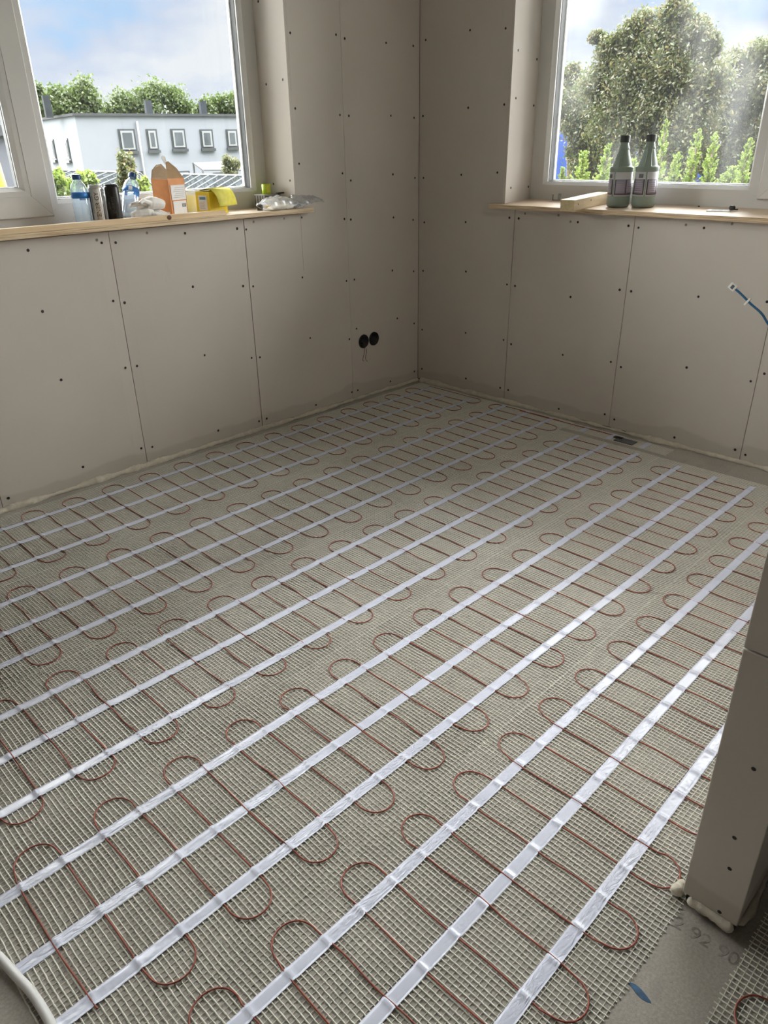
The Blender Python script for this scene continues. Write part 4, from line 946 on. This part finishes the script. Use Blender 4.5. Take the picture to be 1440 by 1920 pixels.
# houses behind the trees
M['slate'] = mat('grey_slate', (.08, .085, .095), .8, .1, 1.5, spec=.1)
hb_ = empty('far_house', (-38, -78, GZ), label='grey pitched-roof house far behind the trees', cat='building')
MB().box((-9, -5, 0), (22, 5, 7.2)).build('wall', M['white_wall'], hb_)
rf = MB(); rf.add([(-9.5, -5.5, 7.2), (22.5, -5.5, 7.2), (22.5, 5.5, 7.2), (-9.5, 5.5, 7.2), (-9.5, 0, 8.6), (22.5, 0, 8.6)], [(0, 3, 2, 1), (0, 1, 5, 4), (2, 3, 4, 5), (1, 2, 5), (3, 0, 4)]); rf.build('roof', M['slate'], hb_)
for i in range(6): MB().box((-7 + i * 4.6, 5.01, 4.2), (-5.4 + i * 4.6, 5.1, 5.6)).build('window', M['wframe'], hb_)

# greenhouse / glazed verandas
M['alu_w'] = mat('white_glazing_bar', (.13, .134, .14), .9, .05, 5)
def matte_glass(name, tint, k, col):
    mt = bpy.data.materials.new(name); mt.use_nodes = True; t = mt.node_tree; t.nodes.clear(); NN = t.nodes.new; K = t.links.new
    o = NN('ShaderNodeOutputMaterial'); tr = NN('ShaderNodeBsdfTransparent'); tr.inputs[0].default_value = (*tint, 1); d = NN('ShaderNodeBsdfDiffuse')
    n = NN('ShaderNodeTexNoise'); n.inputs['Scale'].default_value = .8; g = NN('ShaderNodeNewGeometry'); K(g.outputs['Position'], n.inputs['Vector'])
    r = NN('ShaderNodeValToRGB'); r.color_ramp.elements[0].color = (*[c * .6 for c in col], 1); r.color_ramp.elements[1].color = (*[c * 1.4 for c in col], 1); K(n.outputs[0], r.inputs[0]); K(r.outputs[0], d.inputs[0])
    m1 = NN('ShaderNodeMixShader'); m1.inputs[0].default_value = k; K(tr.outputs[0], m1.inputs[1]); K(d.outputs[0], m1.inputs[2]); K(m1.outputs[0], o.inputs[0]); return mt
M['gglass'] = matte_glass('greenhouse_glass', (.80, .84, .86), .30, (.045, .05, .054))
def greenhouse(pa, pb, depth, zr_, ze, label, nb):
    """ridge from pa to pb, near slope falls towards the viewer"""
    a = Vector(pa); b_ = Vector(pb); ax = (b_ - a); ax.z = 0; ln = ax.length; ax.normalize(); nn = Vector((-ax.y, ax.x, 0))
    if nn.dot(CAM - a) < 0: nn = -nn
    root_ = empty('greenhouse', (a.x, a.y, GZ), label=label, cat='greenhouse'); O = Vector((a.x, a.y, GZ))
    q = lambda t, d, z: a + ax * t + nn * d + Vector((0, 0, z - a.z)) - O
    for i in range(nb + 1):
        t = ln * i / nb
        MB().tube([q(t, 0, zr_), q(t, depth, ze)], .028, 4).build('rafter', M['alu_w'], root_)
        MB().tube([q(t, depth, ze), q(t, depth, GZ)], .028, 4).build('post', M['alu_w'], root_)
        MB().tube([q(t, 0, zr_), q(t, -.8, ze)], .028, 4).build('rafter', M['alu_w'], root_)
        if i < nb:
            t2 = ln * (i + 1) / nb
            MB().add([q(t + .03, .02, zr_), q(t2 - .03, .02, zr_), q(t2 - .03, depth, ze), q(t + .03, depth, ze), q(t + .03, .02, zr_ - .01), q(t2 - .03, .02, zr_ - .01), q(t2 - .03, depth, ze - .01), q(t + .03, depth, ze - .01)], [(0,3,2,1),(4,5,6,7),(0,1,5,4),(1,2,6,5),(2,3,7,6),(3,0,4,7)]).build('roof_pane', M['gglass'], root_)
            MB().add([q(t + .03, depth - .01, ze), q(t2 - .03, depth - .01, ze), q(t2 - .03, depth - .01, GZ), q(t + .03, depth - .01, GZ), q(t + .03, depth - .02, ze), q(t2 - .03, depth - .02, ze), q(t2 - .03, depth - .02, GZ), q(t + .03, depth - .02, GZ)], [(0,3,2,1),(4,5,6,7),(0,1,5,4),(1,2,6,5),(2,3,7,6),(3,0,4,7)]).build('wall_pane', M['gglass'], root_)
    for d, z in ((0, zr_), (depth, ze), (-.8, ze), (depth, ze - 1.2)): MB().tube([q(0, d, z), q(ln, d, z)], .045, 5).build('rail', M['alu_w'], root_)
    return root_
g0 = on(60, 318, 2, .45); g1 = on(262, 324, 2, .45)
greenhouse(g0, g1, 2.6, .45, -.35, 'left glazed greenhouse roof with white bars in front of the white house', 12)
g2 = on(345, 327, 2, .35); g3 = on(520, 331, 2, .35)
greenhouse(g2, g3, 2.4, .35, -.55, 'right glazed greenhouse roof with slanting white bars behind the yellow box', 10)
# yellow and grey thing seen through the far left sash
M['crane'] = mat('yellow_paint', (.35, .26, .03), .5, .1, 5); M['greypan'] = mat('grey_cladding', (.12, .125, .15), .6, .1, 3, spec=.1)
q0 = on(22, 340, 1, -9.0)
MB().tube([(q0.x, q0.y, GZ), (q0.x + .12, q0.y, .45), (q0.x + .22, q0.y, 1.6)], .07, 8).build('yellow_post', M['crane'], None, True, label='slanting yellow post seen through the sash at the far left', cat='post')
q0 = on(4, 330, 1, -10.5)
gp = empty('grey_shed', (q0.x + .6, q0.y - 1, GZ), label='grey clad shed seen through the sash at the far left', cat='shed')
MB().box((-.9, -1, 0), (3, 1, 4.6)).build('wall', M['greypan'], gp); MB().box((-1.0, -1.1, 4.6), (3.1, 1.1, 4.75)).build('roof', M['coping'], gp)
MB().box((-.6, 1.0, 2.9), (.6, 1.03, 3.5)).build('panel', M['crane'], gp)

# trees
def leaf_cloud(name, centers, n_per, size, seed, mtl, parent, aspect=2.2, squash=1.0):
    rg = np.random.default_rng(seed); Vs = []; 
    for c, r, k in centers:
        n = int(n_per * k); pos = np.array(c)[None] + np.clip(rg.normal(0, .52, (n, 3)), -1.5, 1.5) * np.array(r)[None]
        a = rg.normal(0, 1, (n, 3)); a /= np.linalg.norm(a, axis=1)[:, None]
        b_ = np.cross(a, rg.normal(0, 1, (n, 3))); b_ /= np.linalg.norm(b_, axis=1)[:, None]
        s = size * rg.uniform(.6, 1.3, n)[:, None]
        Vs.append(np.stack([pos - a * s, pos + b_ * s / aspect, pos + a * s, pos - b_ * s / aspect], 1))
    V = np.concatenate(Vs).reshape(-1, 3); Q = np.arange(len(V)).reshape(-1, 4)
    me = np_mesh(name, V, Q); return link(name, me, mtl, parent)
M['leafA'] = leaf_material('fresh_leaf', (.045, .075, .016), (.075, .115, .028), (.125, .16, .055))
M['leafB'] = leaf_material('olive_leaf', (.055, .078, .024), (.095, .115, .038), (.20, .155, .065))
M['leafC'] = leaf_material('conifer_leaf', (.12, .19, .03), (.20, .28, .05), (.32, .38, .09))
M['bark'] = mat('bark', (.10, .08, .06), .9, .3, 8)
def far_tree(spots, Y, seed, label, npl=900, size=.22):
    """spots: list of (u, v, radius px) at the plane y = Y"""
    cs = []
    for u, v, rp in spots:
        p = on(u, v, 1, Y); dist = (p - CAM).dot(R_FWD); r = rp / F_PX * dist; cs.append((p, r))
    base = sum((p for p, r in cs), Vector()) / len(cs)
    root_ = empty('tree', (base.x, base.y, GZ), label=label, cat='tree', group='trees behind the white house')
    O = Vector((base.x, base.y, GZ)); rg = random.Random(seed); blobs = []
    for p, r in cs:
        for _ in range(9):
            d = Vector((rg.gauss(0, 1), rg.gauss(0, .8), rg.gauss(0, .8))).normalized() * rg.uniform(.2, .9)
            blobs.append((p - O + d * r * .9, (r * .62, r * .62, r * .5), 1))
    leaf_cloud('crown', blobs, npl / 9 * 2.2, size * .6, seed, M['leafA'], root_, 1.6)
    tr = MB(); tr.tube([(0, 0, 0), (.1, 0, (base.z - GZ) * .6), (0, .1, base.z - GZ)], [.35, .25, .1], 8)
    for p, r in cs: tr.tube([(0, 0, (base.z - GZ) * .6), (p - O) * .8 + Vector((0, 0, .5)), p - O], [.16, .1, .04], 6)
    tr.build('trunk', M['bark'], root_, True)
far_tree([(85, 195, 22), (120, 182, 28), (155, 180, 28), (175, 200, 22), (140, 205, 30), (110, 208, 26)], -60, 1, 'broad light green tree behind the left end of the white house', 1100)
far_tree([(232, 190, 22), (250, 205, 24), (285, 184, 28), (325, 186, 28), (282, 205, 26), (340, 205, 24), (215, 207, 22)], -64, 2, 'light green tree behind the middle of the white house', 1000)
far_tree([(385, 207, 18), (410, 200, 22), (435, 192, 24), (460, 200, 26), (430, 210, 24)], -60, 3, 'light green tree behind the right end of the white house', 1000)
far_tree([(68, 172, 14), (75, 200, 20), (52, 190, 18)], -55, 4, 'pale small tree top peeping over farther back', 600)
# shrubs in front of the white house
def shrub(u, v, Y, rp, seed, label, mtl, npl=2600, size=.045, tall=1.0):
    p = on(u, v, 1, Y); dist = (p - CAM).dot(R_FWD); r = rp / F_PX * dist
    root_ = empty('shrub', (p.x, p.y, GZ), label=label, cat='shrub', group='shrubs by the greenhouses'); rg = random.Random(seed)
    bl = [(Vector((rg.gauss(0, .45) * r, rg.gauss(0, .4) * r, p.z - GZ + rg.uniform(-1.2, .7) * r * tall)), (r * .4, r * .4, r * .5 * tall), 1) for _ in range(12)]
    leaf_cloud('foliage', bl, npl / 12, size, seed, mtl, root_, 1.8)
    st = MB(); st.tube([(0, 0, 0), (0, .02, p.z - GZ)], [.05, .02], 6); st.build('stem', M['bark'], root_, True)
shrub(112, 338, -12, 18, 1, 'round bright green shrub behind the upright water bottle', M['leafC'])
shrub(160, 335, -12.5, 16, 2, 'bright green shrub behind the cans', M['leafC'])
shrub(236, 322, -13, 16, 3, 'tall feathery brownish shrub behind the leaning water bottle', M['leafB'], 2600, .04, 1.9)
shrub(270, 350, -12, 14, 4, 'yellow green shrub left of the orange carton', M['leafC'])
shrub(435, 312, -20, 16, 5, 'small leafy shrub above the right greenhouse', M['leafB'])
M['sail'] = mat('white_sail_cloth', (.10, .10, .103), .9, .02, 4, spec=.1)
s0 = on(362, 305, 1, -24); s1 = on(470, 300, 1, -24); s2 = on(470, 318, 1, -23); s3 = on(380, 318, 1, -23)
b = MB(); b.add([s0, s1, s2, s3, s0 - Vector((0, 0, .05)), s1 - Vector((0, 0, .05)), s2 - Vector((0, 0, .05)), s3 - Vector((0, 0, .05))], [(0,3,2,1),(4,5,6,7),(0,1,5,4),(1,2,6,5),(2,3,7,6),(3,0,4,7)])
ss = empty('sun_sail', (s0.x, s0.y, GZ), label='white sun sail on poles beyond the right greenhouse', cat='sun sail')
b.v = [tuple(Vector(q) - Vector((s0.x, s0.y, GZ))) for q in b.v]
b.build('cloth', M['sail'], ss)
for q in (s0, s1, s2, s3): MB().tube([Vector((q.x, q.y, GZ)) - Vector((s0.x, s0.y, GZ)), q - Vector((s0.x, s0.y, GZ))], .04, 6).build('pole', M['alu_w'], ss)
# right-hand garden: big tree, neighbours, conifers, blue tarpaulin
def near_tree(spots, X, seed, label, npl, size, trunk=None):
    cs = []
    for u, v, rp in spots:
        p = on(u, v, 0, X); dist = (p - CAM).dot(R_FWD); cs.append((p, rp / F_PX * dist))
    base = sum((p for p, r in cs), Vector()) / len(cs); O = Vector((base.x, base.y, GZ)); rg = random.Random(seed)
    root_ = empty('tree', tuple(O), label=label, cat='tree', group='trees outside the right window'); bl = []
    tr = MB(); tr.tube([(0, 0, 0), (.05, .03, (base.z - GZ) * .5), (0, 0, base.z - GZ)], [.16, .12, .05], 8)
    for p, r in cs:
        tr.tube([(0, 0, (base.z - GZ) * .5), (p - O) * .7 + Vector((0, 0, .6)), p - O], [.05, .035, .012], 6)
        for _ in range(10):
            d = Vector((rg.gauss(0, 1), rg.gauss(0, 1), rg.gauss(0, 1))).normalized() * rg.uniform(.25, 1.0)
            c = p - O + d * r * .85; bl.append((c, (r * .6, r * .6, r * .5), 1))
            tr.tube([p - O, c], [.012, .004], 4)
    leaf_cloud('foliage', bl, npl / 10, size, seed, M['leafB'], root_, 2.3)
    tr.build('trunk', M['bark'], root_, True)
near_tree([(1265, 28, 26), (1195, 62, 30), (1150, 95, 26), (1120, 70, 12), (1245, 85, 44), (1310, 60, 24), (1330, 90, 22), (1190, 140, 50), (1270, 150, 56), (1130, 160, 40), (1210, 220, 60), (1300, 230, 60), (1240, 300, 64), (1160, 230, 50), (1325, 160, 40)], -7.5, 1, 'large olive green tree filling the middle of the right window', 7600, .027)
near_tree([(1390, 120, 26), (1430, 110, 28), (1370, 150, 36), (1430, 180, 50), (1360, 220, 50), (1430, 270, 52), (1390, 320, 54), (1340, 300, 46)], -8.6, 2, 'russet tinged olive tree at the right side of the right window', 6600, .028)
near_tree([(1068, 145, 18), (1105, 190, 42), (1070, 195, 28), (1120, 260, 46), (1090, 235, 34), (1150, 320, 54), (1105, 320, 34), (1066, 228, 18), (1085, 285, 18)], -8.2, 3, 'darker leafy tree at the left side of the right window', 6200, .027)
def conifer(u, v, X, hpx, wpx, seed, label, lean=0):
    p = on(u, v, 0, X); dist = (p - CAM).dot(R_FWD); h = hpx / F_PX * dist; w_ = wpx / F_PX * dist; rg = random.Random(seed)
    z0 = p.z - h; O = Vector((p.x, p.y, GZ)); root_ = empty('conifer', tuple(O), label=label, cat='conifer', group='conifer hedge tops outside the right window')
    st = MB(); st.tube([(0, -lean * w_ , 0), (0, -lean * w_ * .5, z0 - GZ), (0, 0, p.z - GZ)], [.05, .025, .005], 6); st.build('stem', M['bark'], root_, True)
    V = []
    def blade(a, b_, wd):
        d = (b_ - a); s = d.cross(Vector((rg.gauss(0, 1), rg.gauss(0, 1), rg.gauss(0, 1)))).normalized() * wd
        V.extend([a - s * .4, a + (b_ - a) * .5 + s, b_, a + (b_ - a) * .5 - s])
    nb = 60
    for i in range(nb):
        t = i / 34; zc = p.z - GZ - h * 1.15 * t; ln = w_ * (.22 + .95 * min(1, t) ** .8) * rg.uniform(.75, 1.1)
        for _ in range(3):
            az = rg.uniform(0, 2 * PI); base = Vector((rg.gauss(0, .01), -lean * w_ * t + rg.gauss(0, .01), zc))
            dr = Vector((math.cos(az), math.sin(az), rg.uniform(.9, 1.5))).normalized()
            tip = base + dr * ln
            for k in range(12):
                s = (k + .5) / 12; q = base.lerp(tip, s)
                sd1 = (dr + Vector((rg.gauss(0, .7), rg.gauss(0, .7), rg.gauss(0, .35)))).normalized()
                blade(q, q + sd1 * ln * .42 * (1.1 - s * .7), .011)
    me = np_mesh('foliage', np.array([tuple(q) for q in V]), np.arange(len(V)).reshape(-1, 4)); link('foliage', me, M['leafC'], root_)
for i, (u, v, hp, wp_, ln, lab) in enumerate(((1094, 287, 75, 26, 0, 'bright conifer top just left of the two green bottles'), (1143, 272, 90, 24, .5, 'bright conifer top hidden partly by the nearer green bottle'),
        (1250, 229, 130, 24, .3, 'tallest bright conifer top right of the green bottles'), (1312, 246, 120, 24, .4, 'bright conifer top in the middle of the right window, leaning right'),
        (1342, 252, 110, 24, .1, 'bright conifer top beside the leaning one'), (1408, 262, 100, 24, .4, 'bright conifer top in front of the mullion'),
        (1270, 290, 80, 22, 0, 'short dense conifer top between the taller ones'), (1055, 315, 50, 18, 0, 'small conifer top in the left corner of the right pane'), (1190, 300, 70, 22, 0, 'conifer top directly behind the two green bottles'), (1375, 315, 50, 26, .5, 'low conifer top in the right corner of the right pane'))):
    conifer(u, v, -4.1 - .45 * (i % 3) - (.5 if i > 5 else 0), hp, wp_, 50 + i, lab, ln)
M['tarp'] = mat('blue_tarpaulin', (.01, .05, .26), .5, .1, 4)
b = MB(); n = 24; vs = []
ta = on(1020, 250, 0, -11); tb_ = on(1400, 345, 0, -11)
for k in (0, 1):
    for j in range(9):
        for i in range(n + 1):
            t = i / n; yy = ta.y + (tb_.y - ta.y) * t; zt = ta.z + .15 * math.sin(7 * t) - .9 * max(0, t - .25); zb = GZ
            vs.append((-11 + .12 * math.sin(18 * t + j * .3) - .03 * k, yy, zb + (zt - zb) * j / 8))
o_ = 9 * (n + 1); fs = []
for k in (0, 1):
    for j in range(8):
        for i in range(n):
            q = [k*o_ + j*(n+1)+i, k*o_ + j*(n+1)+i+1, k*o_ + (j+1)*(n+1)+i+1, k*o_ + (j+1)*(n+1)+i]; fs.append(tuple(q if k == 0 else q[::-1]))
b.add(vs, fs); b.build('blue_tarpaulin', M['tarp'], None, True, label='blue tarpaulin hanging behind the trees in the right window', cat='tarpaulin')
# hedge far behind to close the view
p_ = on(1240, 300, 0, -14); 
root = empty('hedge', (p_.x, p_.y, GZ), label='dark green hedge far behind the trees in the right window', cat='hedge')
rg = random.Random(77)
leaf_cloud('foliage', [(Vector((rg.uniform(-.8, .8), rg.uniform(-5, 5), rg.uniform(.2, 4.6))), (.7, .7, .6), 1) for _ in range(60)], 130, .10, 77, M['leafB'], root, 1.8)
hs = MB()
for i in range(9): hs.tube([(0, -4.8 + 1.2 * i, 0), (.1, -4.7 + 1.2 * i, 4.2)], [.06, .02], 5)
hs.build('stems', M['bark'], root, True)
